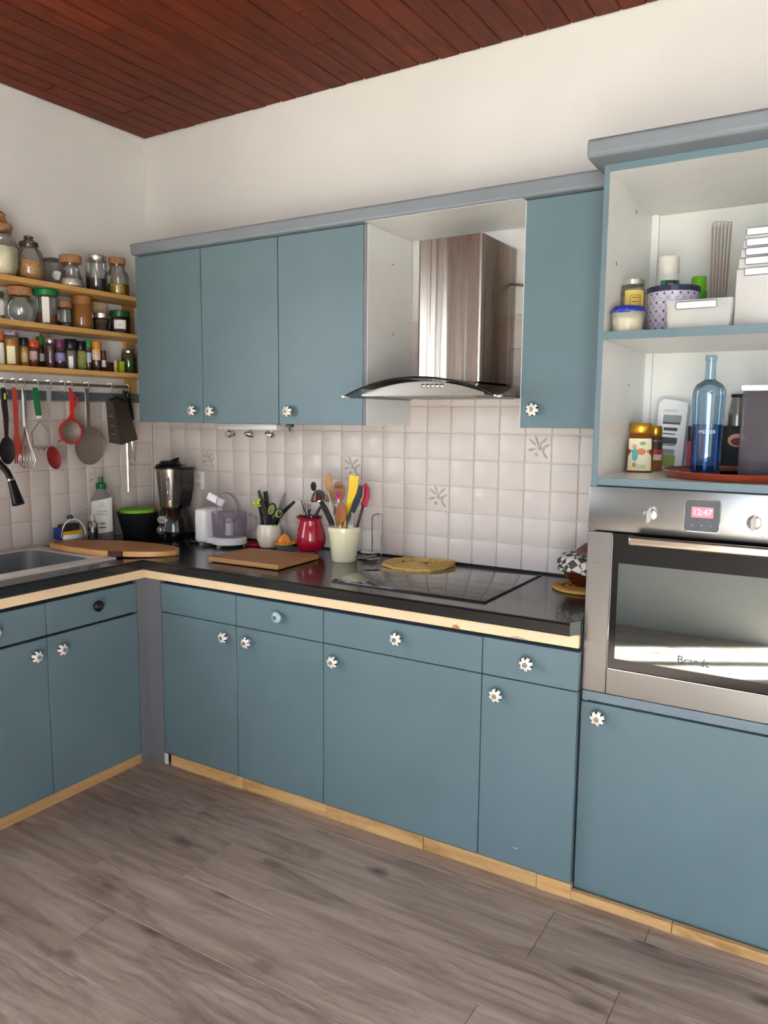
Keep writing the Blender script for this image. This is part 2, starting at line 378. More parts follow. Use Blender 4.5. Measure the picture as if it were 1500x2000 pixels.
# glazed double door that lets the daylight in
dr = struct('door_1', MB().box(WX0, WX0+.05, ROOM_Y-.12, ROOM_Y-.06, 0, WZ1).box(WX1-.05, WX1, ROOM_Y-.12, ROOM_Y-.06, 0, WZ1).box(WX0, WX1, ROOM_Y-.12, ROOM_Y-.06, WZ1-.05, WZ1).box((WX0+WX1)/2-.025, (WX0+WX1)/2+.025, ROOM_Y-.12, ROOM_Y-.06, 0, WZ1), mat('door_paint', 'dedad2', .5))
for k in range(2):
    xa = WX0+.05+k*((WX1-WX0)/2-.05)
    for z in (.0,): struct('glazing_bar', MB().box(xa, xa+(WX1-WX0)/2-.05, ROOM_Y-.1, ROOM_Y-.08, z, z+.04), mat('door_paint', 'dedad2', .5), dr)
w1 = struct('added_window_1', MB().box(-.11, -.06, LY0, LY0+.05, LZ0, LZ1).box(-.11, -.06, LY1-.05, LY1, LZ0, LZ1).box(-.11, -.06, LY0, LY1, LZ0, LZ0+.05).box(-.11, -.06, LY0, LY1, LZ1-.05, LZ1).box(-.11, -.06, (LY0+LY1)/2-.03, (LY0+LY1)/2+.03, LZ0, LZ1), mat('door_paint', 'dedad2', .5))  # frame of the added window, out of view
gr = struct('ground_outside', MB().box(-6, 12, -14, ROOM_Y-.25, -.12, -.06).box(-6, -.15, ROOM_Y-.25, 4, -.12, -.06), mat('terrace', 'b8ad9c', .9))

# wall tiles: glazed, uneven, each one a piece of its own
TP = .1023
def tile_mesh(w, h):
    """slightly pillowed hand-made tile, 8 mm thick, lying in xz and facing -y"""
    mb = MB(); b = .0032
    o = [(-w/2, 0, -h/2), (w/2, 0, -h/2), (w/2, 0, h/2), (-w/2, 0, h/2)]
    e = [(-w/2+.0008, -.0068, -h/2+.0008), (w/2-.0008, -.0068, -h/2+.0008), (w/2-.0008, -.0068, h/2-.0008), (-w/2+.0008, -.0068, h/2-.0008)]
    f = [(-w/2+b, -.008, -h/2+b), (w/2-b, -.008, -h/2+b), (w/2-b, -.008, h/2-b), (-w/2+b, -.008, h/2-b)]
    fs = [(8, 9, 10, 11)]
    for i in range(4):
        j = (i+1) % 4; fs += [(i, j, 4+j, 4+i), (4+i, 4+j, 8+j, 8+i)]
    return mb.add(o+e+f, fs).mesh('tile', TILE, smooth=True, ang=1.2)
RELIEF = mat('olive_relief_glaze', 'bfb4ab', .3, var=.05)
def olive_mesh():
    mb = MB()
    for (x, z, r) in ((.004, .002, .0075), (.018, -.004, .007), (-.008, -.022, .0065)): mb.ball((x, -.008, z), (r, .006, r*1.1), 10, 6)
    for (x, z, a, l) in ((-.022, .022, 2.4, .018), (-.006, .028, 1.9, .02), (.018, .025, .8, .02), (.03, .008, .4, .015), (-.026, -.004, 3.3, .014), (.026, -.024, -.9, .017)):
        mb2 = MB().ball((0, 0, 0), (l, .0052, .0045), 8, 6)
        mb2.xf(Matrix.Translation((x, -.008, z)) @ Matrix.Rotation(-a, 4, 'Y')); mb.add(mb2.v, mb2.f)
    mb.tube([(-.03, -.0085, -.012), (0, -.009, .006), (.03, -.0085, .03)], .0012, 5)
    return mb.mesh('olive_relief', RELIEF)
OLIVE = olive_mesh()
BACKG = struct('tile_grout', MB().box(-.008, 2.40, .002, .0085, .80, 1.60).box(1.43, 2.1, .002, .0085, 1.60, 1.80), GROUT, wb)
tcache = {}
def lay(root, rot, c, w, h, olive=False):
    k = (round(w, 4), round(h, 4))
    if k not in tcache: tcache[k] = tile_mesh(w-.0035, h-.0035)
    j = random.uniform
    t = link('tile', tcache[k], root, c, (j(-.004, .004), j(-.006, .006), rot+j(-.004, .004)))
    if olive: link('olive_relief', OLIVE, t)
xl = [.0015, .0214]+[.0214+TP*k for k in range(1, 24)]
zl = [.8535+.1026*k for k in range(10)]
def cell(u, v): p = PY(u, v, 0); return p
ol = [cell(*q) for q in ((1047, 878), (853, 970), (687, 913), (405, 898))]
for a, b in zip(xl[:-1], xl[1:]):
    for r, (z0, z1) in enumerate(zip(zl[:-1], zl[1:])):
        if r > 6 and not (1.44 < (a+b)/2 < 2.1): continue
        if b > 2.40: continue
        lay(wb, 0, ((a+b)/2, .004, (z0+z1)/2), b-a, z1-z0, any(a < p.x < b and z0 < p.z < z1 for p in ol))
LG = struct('tile_grout_side', MB().box(-.0085, -.002, -1.75, .0, .80, 1.49), GROUT, wl)
yl = [-.004, -.016]+[-.016-.0957*k for k in range(1, 18)]
zl2 = [.861+.1075*k for k in range(-0, 7)]
pol = PX(186, 935, 0)
for a, b in zip(yl[:-1], yl[1:]):
    for z0, z1 in zip(zl2[:-1], zl2[1:]):
        if z0 > 1.48: continue
        z1 = min(z1, 1.484)
        lay(wl, PI/2, (-.004, (a+b)/2, (z0+z1)/2), a-b, z1-z0, b < pol.y < a and z0 < pol.z < z1)
# dark sealant where the tiles meet the worktop
struct('trim_1', MB().box(.0, 2.36, -.008, -.001, .8535, .8600), BLACKM)
# blue-grey batten that caps the side tiles
struct('trim_2', MB().bbox(-.007, .012, -1.75, -.004, 1.484, 1.524, .002), mat('batten_paint', '5d6b74', .5))
# thin line of plaster in the room's corner
struct('trim_3', MB().box(-.008, -.002, .002, .008, 1.6, 2.73), WALLM)

# ================================================================== kitchen units
D, L_X = .586, .588
ZT, ZG, ZB = .7598, .6412, .0485
S = [.6703, 1.0676, 1.4692, 2.0700, 2.3725]
def knob_mesh(style):
    """round porcelain knob; local z points out of the door"""
    prof = [(.0075, 0), (.0065, .010), (.010, .013), (.0195, .016), (.0215, .021), (.0205, .026), (.014, .031), (.006, .033), (0, .0333)]
    base = {'floral': None, 'black': BLACK, 'pale': mat('pale_knob', '9db6b8', .25, coat=.4)}[style]
    if style == 'floral':
        if 'knob_porcelain' not in MATS:
            m, nt, b = newmat('knob_porcelain'); Lk = nt.links.new
            tc = N(nt, 'ShaderNodeTexCoord'); sp = N(nt, 'ShaderNodeSeparateXYZ'); Lk(tc.outputs['Object'], sp.inputs[0])
            at = N(nt, 'ShaderNodeMath', operation='ARCTAN2'); Lk(sp.outputs[1], at.inputs[0]); Lk(sp.outputs[0], at.inputs[1])
            oi = N(nt, 'ShaderNodeObjectInfo')
            fq = N(nt, 'ShaderNodeMath', operation='MULTIPLY'); fq.inputs[1].default_value = 7.0; Lk(at.outputs[0], fq.inputs[0])
            sn = N(nt, 'ShaderNodeMath', operation='SINE'); Lk(fq.outputs[0], sn.inputs[0])
            ln = N(nt, 'ShaderNodeVectorMath', operation='LENGTH'); cb = N(nt, 'ShaderNodeCombineXYZ')
            Lk(sp.outputs[0], cb.inputs[0]); Lk(sp.outputs[1], cb.inputs[1]); Lk(cb.outputs[0], ln.inputs[0])
            mr = N(nt, 'ShaderNodeMapRange', i={'From Min': .006, 'From Max': .021, 'To Min': -.4, 'To Max': 1.1}); Lk(ln.outputs['Value'], mr.inputs['Value'])
            ml = N(nt, 'ShaderNodeMath', operation='MULTIPLY'); Lk(sn.outputs[0], ml.inputs[0]); Lk(mr.outputs[0], ml.inputs[1])
            gt = N(nt, 'ShaderNodeMath', operation='GREATER_THAN'); gt.inputs[1].default_value = .42; Lk(ml.outputs[0], gt.inputs[0])
            mx = N(nt, 'ShaderNodeMix', data_type='RGBA'); Lk(gt.outputs[0], mx.inputs['Factor'])
            mx.inputs['A'].default_value = lin('e9e4dc'); mx.inputs['B'].default_value = lin('1d1c1c')
            Lk(mx.outputs['Result'], b.inputs['Base Color']); b.inputs['Roughness'].default_value = .12; b.inputs['Coat Weight'].default_value = .5
            MATS['knob_porcelain'] = m
        base = MATS['knob_porcelain']
    return MB().lathe(prof, seg=20).mesh('knob', base)
KN = {s: knob_mesh(s) for s in ('floral', 'black', 'pale')}
SCREW = MB().lathe([(.0075, 0), (.0075, .0015), (.005, .002), (.005, .0005), (.003, .0005), (.003, .002), (0, .0022)], seg=14).mesh('screw', mat('antique_brass', '8c7a62', .3, 1))
def knob(parent, p, side='y', style='floral', spin=0):
    off = WL.get(parent.name, Vector((0, 0, 0)))
    rot = (PI/2, spin, 0) if side == 'y' else (0, PI/2, 0)
    if side == 'y': M = Matrix.Rotation(PI/2, 4, 'X') @ Matrix.Rotation(spin, 4, 'Z')
    else: M = Matrix.Rotation(PI/2, 4, 'Y') @ Matrix.Rotation(spin, 4, 'Z')
    k = link('knob', KN[style], parent, Vector(p)-off, M.to_euler()); k['label'] = {'floral': 'white porcelain knob painted with black petals', 'black': 'glossy black knob', 'pale': 'pale grey-green knob'}[style]
    s = link('screw', SCREW, parent, Vector(p)-off + (Vector((0, -.0325, 0)) if side == 'y' else Vector((.0325, 0, 0))), M.to_euler())
def front_y(root, name, x0, x1, z0, z1, yf, th=.019, g=.0016):
    return part(name, MB().bbox(x0+g, x1-g, yf, yf+th, z0+g, z1-g, .0012, 1), BLUE, root)
def front_x(root, name, y0, y1, z0, z1, xf_, th=.019, g=.0016):
    return part(name, MB().bbox(xf_-th, xf_, min(y0, y1)+g, max(y0, y1)-g, z0+g, z1-g, .0012, 1), BLUE, root)
# base units on the back wall
def base_unit(label, x0, x1, fronts):
    t = thing('base_cabinet', label, 'cabinet', (x0, -.56, 0))
    part('body', MB().box(x0+.001, x1-.001, -.5655, -.012, 0.0, .8125), DARKGAP, t)
    for kind, a, b, z0, z1, kp in fronts:
        d = front_y(t, kind, a, b, z0, z1, -D)
        if kp: knob(d, (kp[0], -D, kp[1]), 'y', kp[2], kp[3])
    return t
base_unit('blue base cabinet with two doors and two drawer fronts beside the grey corner post', S[0], S[2], [
    ('drawer', S[0], S[1], ZG, ZT, None), ('drawer', S[1], S[2], ZG, ZT, (1.2792, .710, 'pale', 0)),
    ('door', S[0], S[1], ZB, ZG, (1.0192, .594, 'floral', .3)), ('door', S[1], S[2], ZB, ZG, (1.1331, .592, 'floral', .9))])
base_unit('wide blue base cabinet with one drawer and one door below the hob', S[2], S[3], [
    ('drawer', S[2], S[3], ZG, ZT-.001, (1.7737, .708, 'floral', .1)), ('door', S[2], S[3], ZB, ZG, (1.5225, .587, 'floral', 1.4))])
base_unit('narrow blue base cabinet with one drawer and one door beside the oven column', S[3], S[4], [
    ('drawer', S[3], S[4], ZG, ZT, (2.220, .7034, 'floral', .5)), ('door', S[3], S[4], ZB, ZG, (2.1258, .589, 'floral', .2))])
p = PY(1006, 1657, -D)
sd = [o for o in COL.objects if o.name.startswith('base_cabinet')][-1]
part('scuff', MB().ball((p.x-.004, -D, p.z), (.002, .0004, .002), 8, 5).ball((p.x+.004, -D, p.z+.001), (.0025, .0004, .002), 8, 5), LABELW, sd, label='small white paint chips')
# base units on the side wall
E0, E1, E2 = -.6359, -1.0443, -1.4520
ZLG, ZLB = .6374, .0435
def side_unit(label, y0, y1, knobs):
    t = thing('base_cabinet', label, 'cabinet', (.55, y0, 0))
    if 'sink' in label: part('body', MB().box(.004, .5665, y1+.001, y0-.001, 0, .60).box(.545, .5665, y1+.001, y0-.001, .60, .8125), DARKGAP, t)
    else: part('body', MB().box(.004, .5665, y1+.001, y0-.001, 0, .60).box(.545, .5665, y1+.001, y0-.001, .60, .8125), DARKGAP, t)
    d = front_x(t, 'drawer', y0, y1, ZLG+.003, ZT, L_X); d2 = front_x(t, 'door', y0, y1, ZLB, ZLG-.003, L_X)
    if knobs[0]: knob(d, (L_X, knobs[0][0], knobs[0][1]), 'x', knobs[0][2])
    knob(d2, (L_X, knobs[1][0], knobs[1][1]), 'x', 'floral', knobs[1][2])
side_unit('blue side-wall base cabinet whose drawer carries a glossy black knob', E0, E1, [(-.8365, .707, 'black'), (-.9975, .580, .4)])
side_unit('blue side-wall base cabinet under the sink with a floral door knob', E1, E2, [(-1.2480, .700, 'floral'), (-1.1002, .580, 1.0)])
# corner post
single('corner_post', MB().prism([(.566, -.6345), (.5875, -.6345), (.5875, -.5875), (.6690, -.5875), (.6690, -.5665), (.566, -.5665)], 2, 0.0, .7745), POST,
       'grey painted filler post in the inner corner between the blue cabinets', 'post')
# plinth boards along the floor
bbk = struct('baseboard_back', MB().box(.7013, 2.36, -.5667, -.5658, 0, .03), DARKGAP)
ks = [.7013, 1.0892, 1.4820, 1.8740, 2.2664]
for i, (a, b) in enumerate(zip(ks[:-1], ks[1:])):
    struct('plinth_board', MB().bbox(a+.0012, b-.0012, -.5848+.002*(i % 2), -.5668, 0, .0470-.001*(i % 2), .001, 1), PINE, bbk)
struct('plinth_board', MB().prism([(2.2676, .0), (2.3735, .0), (2.3735, .030), (2.3725, .0465), (2.2676, .0465)], 1, -.5848, -.5668), PINE, bbk)
struct('plinth_board', MB().bbox(2.3740, 2.6600, -.5848, -.5668, 0, .0285, .001, 1), PINE, bbk)
struct('plinth_board', MB().bbox(2.6620, 2.9800, -.5840, -.5668, 0, .0285, .001, 1), PINE, bbk)
bls = struct('baseboard_left', MB().bbox(.5675, .5830, -1.90, -.5900, 0, .0420, .001, 1), PINEY)
struct('plaster_crumb', MB().bbox(.668, .690, -.5880, -.5850, .001, .047, .001, 1), mat('raw_plaster', 'd8cfc2', .9, var=.1), bbk)

# worktop: black laminate L with a hole for the sink
SX0, SX1, SY0, SY1 = .075, .455, -1.32, -.735
wt = thing('worktop', 'black laminate L-shaped worktop with a pale batten under its nose', 'worktop', (.3, -.3, .813))
mb = MB().prism([(0.0, -.0005), (2.3700, -.0005), (2.3700, -.585), (2.352, -.6255), (.615, -.6255), (.0, -.6255)], 2, .8130, .8530)
mb.box(0, .615, SY1, -.6255, .813, .853).box(0, SX0, SY0, SY1, .813, .853).box(SX1, .615, SY0, SY1, .813, .853).box(0, .615, -1.90, SY0, .813, .853)
part('slab', mb, BLACKTOP, wt)
part('nose', MB().prism([(-.6262, .816), (-.6262, .850), (-.630, .846), (-.630, .819)], 0, .6195, 2.3515), BLACKTOP, wt)
part('nose', MB().prism([(.6157, .816), (.6157, .850), (.6195, .846), (.6195, .819)], 1, -1.90, -.6300), BLACKTOP, wt)
part('end_face', MB().prism([(2.3523, -.6257), (2.3703, -.5852), (2.3713, -.586), (2.3533, -.6265)], 2, .8135, .8525), mat('cut_edge_grey', '6f7272', .6), wt, label='bare grey cut end of the worktop')
part('batten', MB().bbox(.6000, 2.3725, -.6020, -.5870, .7745, .8125, .001, 1), PEACH, wt, label='pale peach batten under the worktop nose')
part('batten', MB().bbox(.5890, .6000, -1.90, -.5880, .7745, .8125, .001, 1), PEACH, wt, label='pale peach batten under the worktop nose')
c = PY(890, 1222, -.6025)
part('chip', MB().prism([(c.x-.014, .7748), (c.x+.016, .7748), (c.x+.010, .783), (c.x+.002, .788), (c.x-.009, .785)], 1, -.6030, -.6018), CHIP, wt, label='bare brown chip in the batten')
c = PY(1010, 1246, -.6025)
part('chip', MB().prism([(c.x-.03, .7748), (c.x+.035, .7748), (c.x+.022, .779), (c.x+.004, .7815), (c.x-.015, .780)], 1, -.6030, -.6018), mat('worn_grey', 'b5aa98', .8, var=.15, vscale=40), wt, label='worn grey scrape in the batten')

# ------------------------------------------------------------------ wall cabinets
U, ZU0, ZU1 = .3257, 1.3927, 2.0985
def wall_unit(label, x0, x1, doors, right_white=False, left_white=False):
    t = thing('wall_cabinet', label, 'cabinet', (x0, -.30, ZU0))
    part('body', MB().box(x0+.001, x1-.001, -.3050, -.006, ZU0+.001, 2.1035), mat('carcass_grey', '7f8488', .6), t)
    if right_white: part('side_panel', MB().box(x1-.0012, x1+.0008, -.3245, -.006, ZU0, 2.1035), WHITEIN, t, label='white inner side facing the hood')
    if left_white: part('side_panel', MB().box(x0-.0008, x0+.0012, -.3245, -.006, ZU0, 2.1035), WHITEIN, t, label='white inner side facing the hood')
    for a, b, kp in doors:
        d = front_y(t, 'door', a, b, ZU0, ZU1+.006, -U)
        knob(d, (kp[0], -U, kp[1]), 'y', 'floral', kp[2])
    return t
wall_unit('blue two-door wall cabinet beside the spice shelves', .2782, 1.0690, [(.2782, .6666, (.6206, 1.445, .2)), (.6666, 1.0690, (.7222, 1.443, .8))])
t = wall_unit('blue single-door wall cabinet on the spice shelf side of the cooker hood', 1.0697, 1.4770, [(1.0697, 1.4615, (1.1279, 1.444, .5))], right_white=True)
part('edge_strip', MB().box(1.4622, 1.4756, -.3257, -.3052, ZU0, 2.1035), POST, t)
for v in (517, 653):
    p = PX(768, v, 1.478); part('shelf_hole', MB().ball((1.4782, p.y, p.z), (.0008, .003, .005), 8, 5), DARKGAP, t)
wall_unit('narrow blue wall cabinet between the cooker hood and the oven column', 2.0670, 2.3690, [(2.0670, 2.3690, (2.1169, 1.4517, .1))], left_white=True)
single('hood_bay_top', MB().box(1.4785, 2.0655, -.3500, -.006, 2.1036, 2.1048), WHITEIN, 'white panel closing the top of the bay around the cooker hood', 'panel')
mb = MB().prism([(.281, 2.1540), (2.3690, 2.1560), (2.3690, 2.1055), (.286, 2.1050)], 1, -.3560, -.006)
co = single('cornice', mb, GREY, 'long grey-blue cornice board on top of the wall cabinets', 'cornice', smooth=False)
bv = co.modifiers.new('round', 'BEVEL'); bv.width = .009; bv.segments = 3

# ------------------------------------------------------------------ oven column
OX0, OX1 = 2.3735, 2.9830
O, F = .5546, .5425
tc_ = thing('oven_column', 'tall blue cabinet column with open white shelves above the oven', 'cabinet', (OX0, -.5, 0))
part('side_panel', MB().box(OX0, OX0+.014, -F+.002, -.006, .03, 2.1035), WHITEIN, tc_)
part('side_panel', MB().box(OX1-.014, OX1, -F+.002, -.006, .03, 2.1035), WHITEIN, tc_)
part('outer_side', MB().box(OX0-.0012, OX0-.0002, -F, -.006, .86, 2.1035), BLUE, tc_)
part('edge_strip', MB().bbox(OX0-.0012, OX0+.0145, -F, -F+.0018, 1.2390, 2.1035, .0005, 1), BLUE, tc_)
part('edge_strip', MB().bbox(OX1-.0145, OX1, -F, -F+.0018, 1.2390, 2.1035, .0005, 1), BLUE, tc_)
part('edge_strip', MB().bbox(OX0+.0145, OX1-.0145, -F, -F+.0018, 2.0842, 2.1035, .0005, 1), BLUE, tc_)
part('back_panel', MB().box(OX0+.014, OX1-.014, -.012, -.006, 1.24, 2.0835), mat('back_panel_white', 'e0ded9', .5, var=.03, vscale=3), tc_)
part('batten', MB().box(OX0+.0142, OX0+.036, -.030, -.0122, 1.262, 2.0835), WHITEIN, tc_)
part('top_panel', MB().box(OX0+.014, OX1-.014, -F+.002, -.0062, 2.0842, 2.1035), WHITEIN, tc_)
sh = part('shelf', MB().box(OX0+.0142, OX1-.0142, -F+.0022, -.0125, 1.6409, 1.6620), WHITEIN, tc_)
part('edge_strip', MB().bbox(OX0+.0146, OX1-.0146, -F-.0006, -F+.0020, 1.6405, 1.6625, .0005, 1), BLUE, sh)
sh2 = part('shelf', MB().box(OX0+.0142, OX1-.0142, -F+.0022, -.0125, 1.2400, 1.2600), WHITEIN, tc_)
part('edge_strip', MB().bbox(OX0+.0146, OX1-.0146, -F-.0006, -F+.0020, 1.2385, 1.2600, .0005, 1), BLUE, sh2)
for (u, v) in ((1243, 414), (1204, 515), (1228, 752)):
    p = PX(u, v, OX0+.0145); part('shelf_hole', MB().ball((OX0+.0143, p.y, p.z), (.0008, .003, .006), 8, 5), DARKGAP, tc_)
part('lower_body', MB().box(OX0+.0142, OX1-.0142, -.534, -.02, .031, .603), DARKGAP, tc_)
part('oven_floor', MB().box(OX0+.0142, OX1-.0142, -.534, -.02, .6055, .6380), DARKGAP, tc_)
part('apron', MB().prism([(-.5400, .6385), (-.5400, .6090), (-.5500, .6120), (-.5500, .6385)], 0, OX0, OX1), mat('apron_grey', '74828c', .4), tc_, label='grey strip below the oven')
dd = part('door', MB().bbox(OX0-.0010, OX1, -O, -O+.019, .0120, .6066, .0012, 1), BLUE, tc_)
knob(dd, (2.4273, -O, .5712), 'y', 'floral', .6)
mbc = MB().prism([(-.612, 2.1140), (-.612, 2.1480), (-.604, 2.1560), (-.10, 2.1560), (-.10, 2.1040), (-.5440, 2.1040), (-.5900, 2.1060), (-.604, 2.1080)], 0, 2.3440, 3.02)
co2 = single('cornice', mbc, GREY, 'short grey-blue cornice crowning the tall oven column', 'cornice', smooth=False)
bv = co2.modifiers.new('round', 'BEVEL'); bv.width = .005; bv.segments = 2; bv.limit_method = 'ANGLE'

# ================================================================== oven
ov = thing('oven', 'built-in stainless steel oven with dark glass door and red clock display', 'oven', (2.67, -.5, .6418))
part('body', MB().box(OX0+.016, OX1-.016, -.520, -.06, .645, 1.236), BLACKM, ov)
pn = part('control_panel', MB().bbox(2.3715, 2.9660, -O, -.5215, 1.1125, 1.2367, .002), STEEL, ov)
def rrect(cx, cz, w, h, r, n=5):
    pts = []
    for (sx, sz, a0) in ((1, 1, 0), (-1, 1, PI/2), (-1, -1, PI), (1, -1, 1.5*PI)):
        for a in arc(n, a0, a0+PI/2): pts.append((cx+sx*(w/2-r)+r*math.cos(a), cz+sz*(h/2-r)+r*math.sin(a)))
    return pts
c = PY(1371.5, 1007.5, -O)
ck = part('clock', MB().prism(rrect(c.x, c.z, .086, .083, .009), 1, -O-.0012, -O+.002), mat('clock_grey', '555a5e', .25), pn)
sc = PY(1372, 1001, -O)
part('display', MB().box(sc.x-.027, sc.x+.027, -O-.0018, -O-.001, sc.z-.014, sc.z+.014), mat('display_red', 'd0707c', .3, emit=.45, var=0), ck, label='small pink-red lit clock display')
text('digits', '12:47', .022, mat('digit_red', 'ffb0bc', .4, emit=1.4, var=0), pn, FACE_Y((sc.x, -O-.0022, sc.z)))
for k in range(3): part('button', MB().ball((c.x-.022+.022*k, -O-.0014, c.z-.026), (.0035, .001, .003), 8, 5), mat('button_grey', '7b8084', .4), ck)
part('clock_rim', MB().tube([(a, -O-.001, b) for a, b in rrect(c.x, c.z, .088, .085, .01)], .0013, 6, closed=True), CHROME, ck)
for (u, v) in ((1270, 1006), (1473, 1021)):
    p = PY(u, v, -O)
    k = part('dial', MB().lathe([(.018, 0), (.018, .003), (.016, .004)], seg=20).xf(Matrix.Translation((p.x, -O, p.z)) @ Matrix.Rotation(PI/2, 4, 'X')), STEEL, pn)
    part('dial_grip', MB().prism([(p.x-.004, p.z-.022), (p.x+.006, p.z-.014), (p.x+.007, p.z+.012), (p.x+.002, p.z+.022), (p.x-.006, p.z+.010)], 1, -O-.024, -O-.003), CHROME, k)
for i in range(2):
    p = PY(1475+14*i, 1049, -O); text('dial_mark', '-' if i == 0 else '=', .012, mat('print_grey', '77757a', .6, var=0), pn, FACE_Y((p.x, -O-.0003, p.z)))
GX0, GX1, GZ0, GZ1 = PY(1196, 1045, -O).x, 2.909, PY(1183, 1305, -O).z, 1.1050
dv = part('door', MB().bbox(2.3715, GX0, -O, -.5225, .6418, 1.1090, .0015, 1).bbox(GX1, 2.9660, -O, -.5225, .6418, 1.1090, .0015, 1).bbox(GX0, GX1, -O, -.5225, .6418, GZ0, .0015, 1), STEEL, ov)
gm, nt, b = newmat('oven_glass'); b.inputs['Base Color'].default_value = lin('0a1012'); b.inputs['Roughness'].default_value = .03; b.inputs['Specular IOR Level'].default_value = 1.0; b.inputs['IOR'].default_value = 2.0; b.inputs['Specular Tint'].default_value = (.80, .95, .95, 1); b.inputs['Coat Weight'].default_value = .2; b.inputs['Coat Roughness'].default_value = .02
ogl = part('glass', MB().box(GX0, GX1, -O+.0020, -.5225, GZ0, GZ1+.002), mat('black_glass_border', '060808', .12, var=0), dv, label='black glass border of the oven door')
ia, ib = PY(1208, 1100, -O), PY(1203, 1287, -O)
part('window_pane', MB().box(ia.x, GX1-.02, -O+.0012, -O+.0022, ib.z, ia.z), gm, ogl, label='mirror-like oven window')
part('glass_trim', MB().tube([(GX0+.001, -O-.0004, GZ1), (GX0+.001, -O-.0004, GZ0+.008), (GX0+.003, -O-.0004, GZ0+.003), (GX0+.008, -O-.0004, GZ0+.001), (GX1, -O-.0004, GZ0+.001)], .0016, 6), CHROME, dv)
hz = PY(1300, 1062, -O-.035).z; hx0 = PY(1228, 1058, -O-.035).x
hd = part('handle', MB().bbox(hx0, 2.900, -O-.048, -O-.030, hz-.013, hz+.013, .006, 3), steel('handle_steel', 'b5a899', .3, 'X'), dv)
for x in (hx0+.02, 2.86): part('handle_post', MB().box(x-.009, x+.009, -O-.032, -O+.003, hz-.007, hz+.007), STEEL, hd)
p = PY(1353, 1293, -O); text('brand_lettering', 'Brandt', .030, mat('lettering_grey', '565a5c', .5, var=0), dv, FACE_Y((p.x, -O+.0007, p.z)) @ Matrix.Shear('XY', 4, (0, 0)))

# ================================================================== cooker hood
hx, hy0 = 1.770, -.482
hdp = thing('cooker_hood', 'stainless cooker hood with square chimney and curved glass canopy', 'cooker hood', (hx, -.15, 1.497))
mb = MB().prism([(1.668, -.0085), (1.668, -.292), (1.673, -.299), (1.680, -.301), (1.898, -.301), (1.907, -.298), (1.912, -.290), (1.912, -.0085)], 2, 1.546, 2.0280)
part('chimney', mb, STEELV, hdp)
# curved glass canopy
def zc(x, peak=1.556, edge=1.4955, half=.287): return edge+(peak-edge)*(1-((x-hx)/half)**2)
n = 28; xs = [hx-.287+.574*i/n for i in range(n+1)]
mb = MB(); vs = []; fs = []
for x in xs:
    z = zc(x); yy = hy0-.014*(1-((x-hx)/.287)**2)
    vs += [(x, yy, z), (x, -.02, z), (x, -.02, z-.006), (x, yy, z-.006)]
for i in range(n):
    for k in range(4): fs.append((4*i+k, 4*i+(k+1) % 4, 4*i+4+(k+1) % 4, 4*i+4+k))
fs += [(0, 1, 2, 3), (4*n+3, 4*n+2, 4*n+1, 4*n)]
gl = part('glass_canopy', mb.add(vs, fs), thin_glass('smoked_glass', (.62, .66, .64), .10, .8, .04), hdp, label='curved smoked glass canopy')
part('glass_edge', MB().tube([(x, hy0-.014*(1-((x-hx)/.287)**2)-.0005, zc(x)-.003) for x in xs], .0035, 6), mat('green_black_glass_edge', '20261f', .15), gl)
for x in (hx-.285, hx+.285): part('corner_clip', MB().bbox(x-.012, x+.012, hy0-.006, hy0+.016, 1.4875, 1.4985, .003), CHROME, gl)
# steel body under the glass
b0, b1 = hx-.225, hx+.225
poly = [(b0, 1.5020)]+[(x, max(1.503, zc(x)-.0145)) for x in arc(21, b0+.003, b1-.003)]+[(b1, 1.5020)]
bd = part('body', MB().prism(poly, 1, -.450, -.03).prism([(b0-.004, 1.4950), (b1+.004, 1.4950), (b1+.004, 1.5019), (b0-.004, 1.5019)], 1, -.458, -.02), steel('hood_body_steel', '8f857c', .34, 'X'), hdp)
part('filter', MB().box(b0+.05, b1-.05, -.40, -.08, 1.4925, 1.4952), MESHM, bd)
for k in range(5):
    p = PY(827+k*8.8, 753.5, -.450)
    part('push_button', MB().lathe([(.0062, 0), (.0062, .004), (.0045, .0055), (0, .006)], seg=14).xf(Matrix.Translation((p.x, -.450, p.z)) @ Matrix.Rotation(PI/2, 4, 'X')), CHROME, bd)
part('cable', MB().tube([(1.905, -.06, 1.900), (1.95, -.03, 1.897), (2.00, -.02, 1.885), (2.066, -.02, 1.855)], .004, 6), BLACK, hdp, label='black power cable')

# ================================================================== hob, lamp, sockets
hb = thing('hob', 'black glass induction hob set in the worktop', 'hob', (1.767, -.28, .853))
part('glass_plate', MB().bbox(1.478, 2.056, -.546, -.040, .8532, .8590, .0015, 2), mat('hob_glass', '0b0b0c', .04, var=0, coat=.5), hb)
part('edge_trim', MB().box(1.4765, 2.0575, -.5475, -.546, .8532, .8575).box(1.4765, 1.478, -.546, -.040, .8532, .8575).box(2.056, 2.0575, -.546, -.040, .8532, .8575), BLACK, hb)
lp = thing('spot_bar', 'steel bar of three spotlights under the wall cabinet', 'lamp', (.80, -.2, 1.3925))
part('bar', MB().bbox(.640, .968, -.215, -.180, 1.3660, 1.3925, .003), mat('lamp_white_metal', 'd9d5ce', .35, .2), lp)
for x, tx, ty in ((.695, .5, -.5), (.806, 0, -.7), (.919, -.35, -.6)):
    o_ = MB().lathe([(.006, .020), (.008, .010), (.022, .0), (.023, -.006), (.021, -.010), (.017, -.006), (0, -.005)], seg=18)
    o_.xf(Matrix.Translation((x, -.197, 1.350)) @ Matrix.Rotation(ty*.5, 4, 'X') @ Matrix.Rotation(-tx, 4, 'Y'))
    part('spotlight', o_, CHROME, lp)
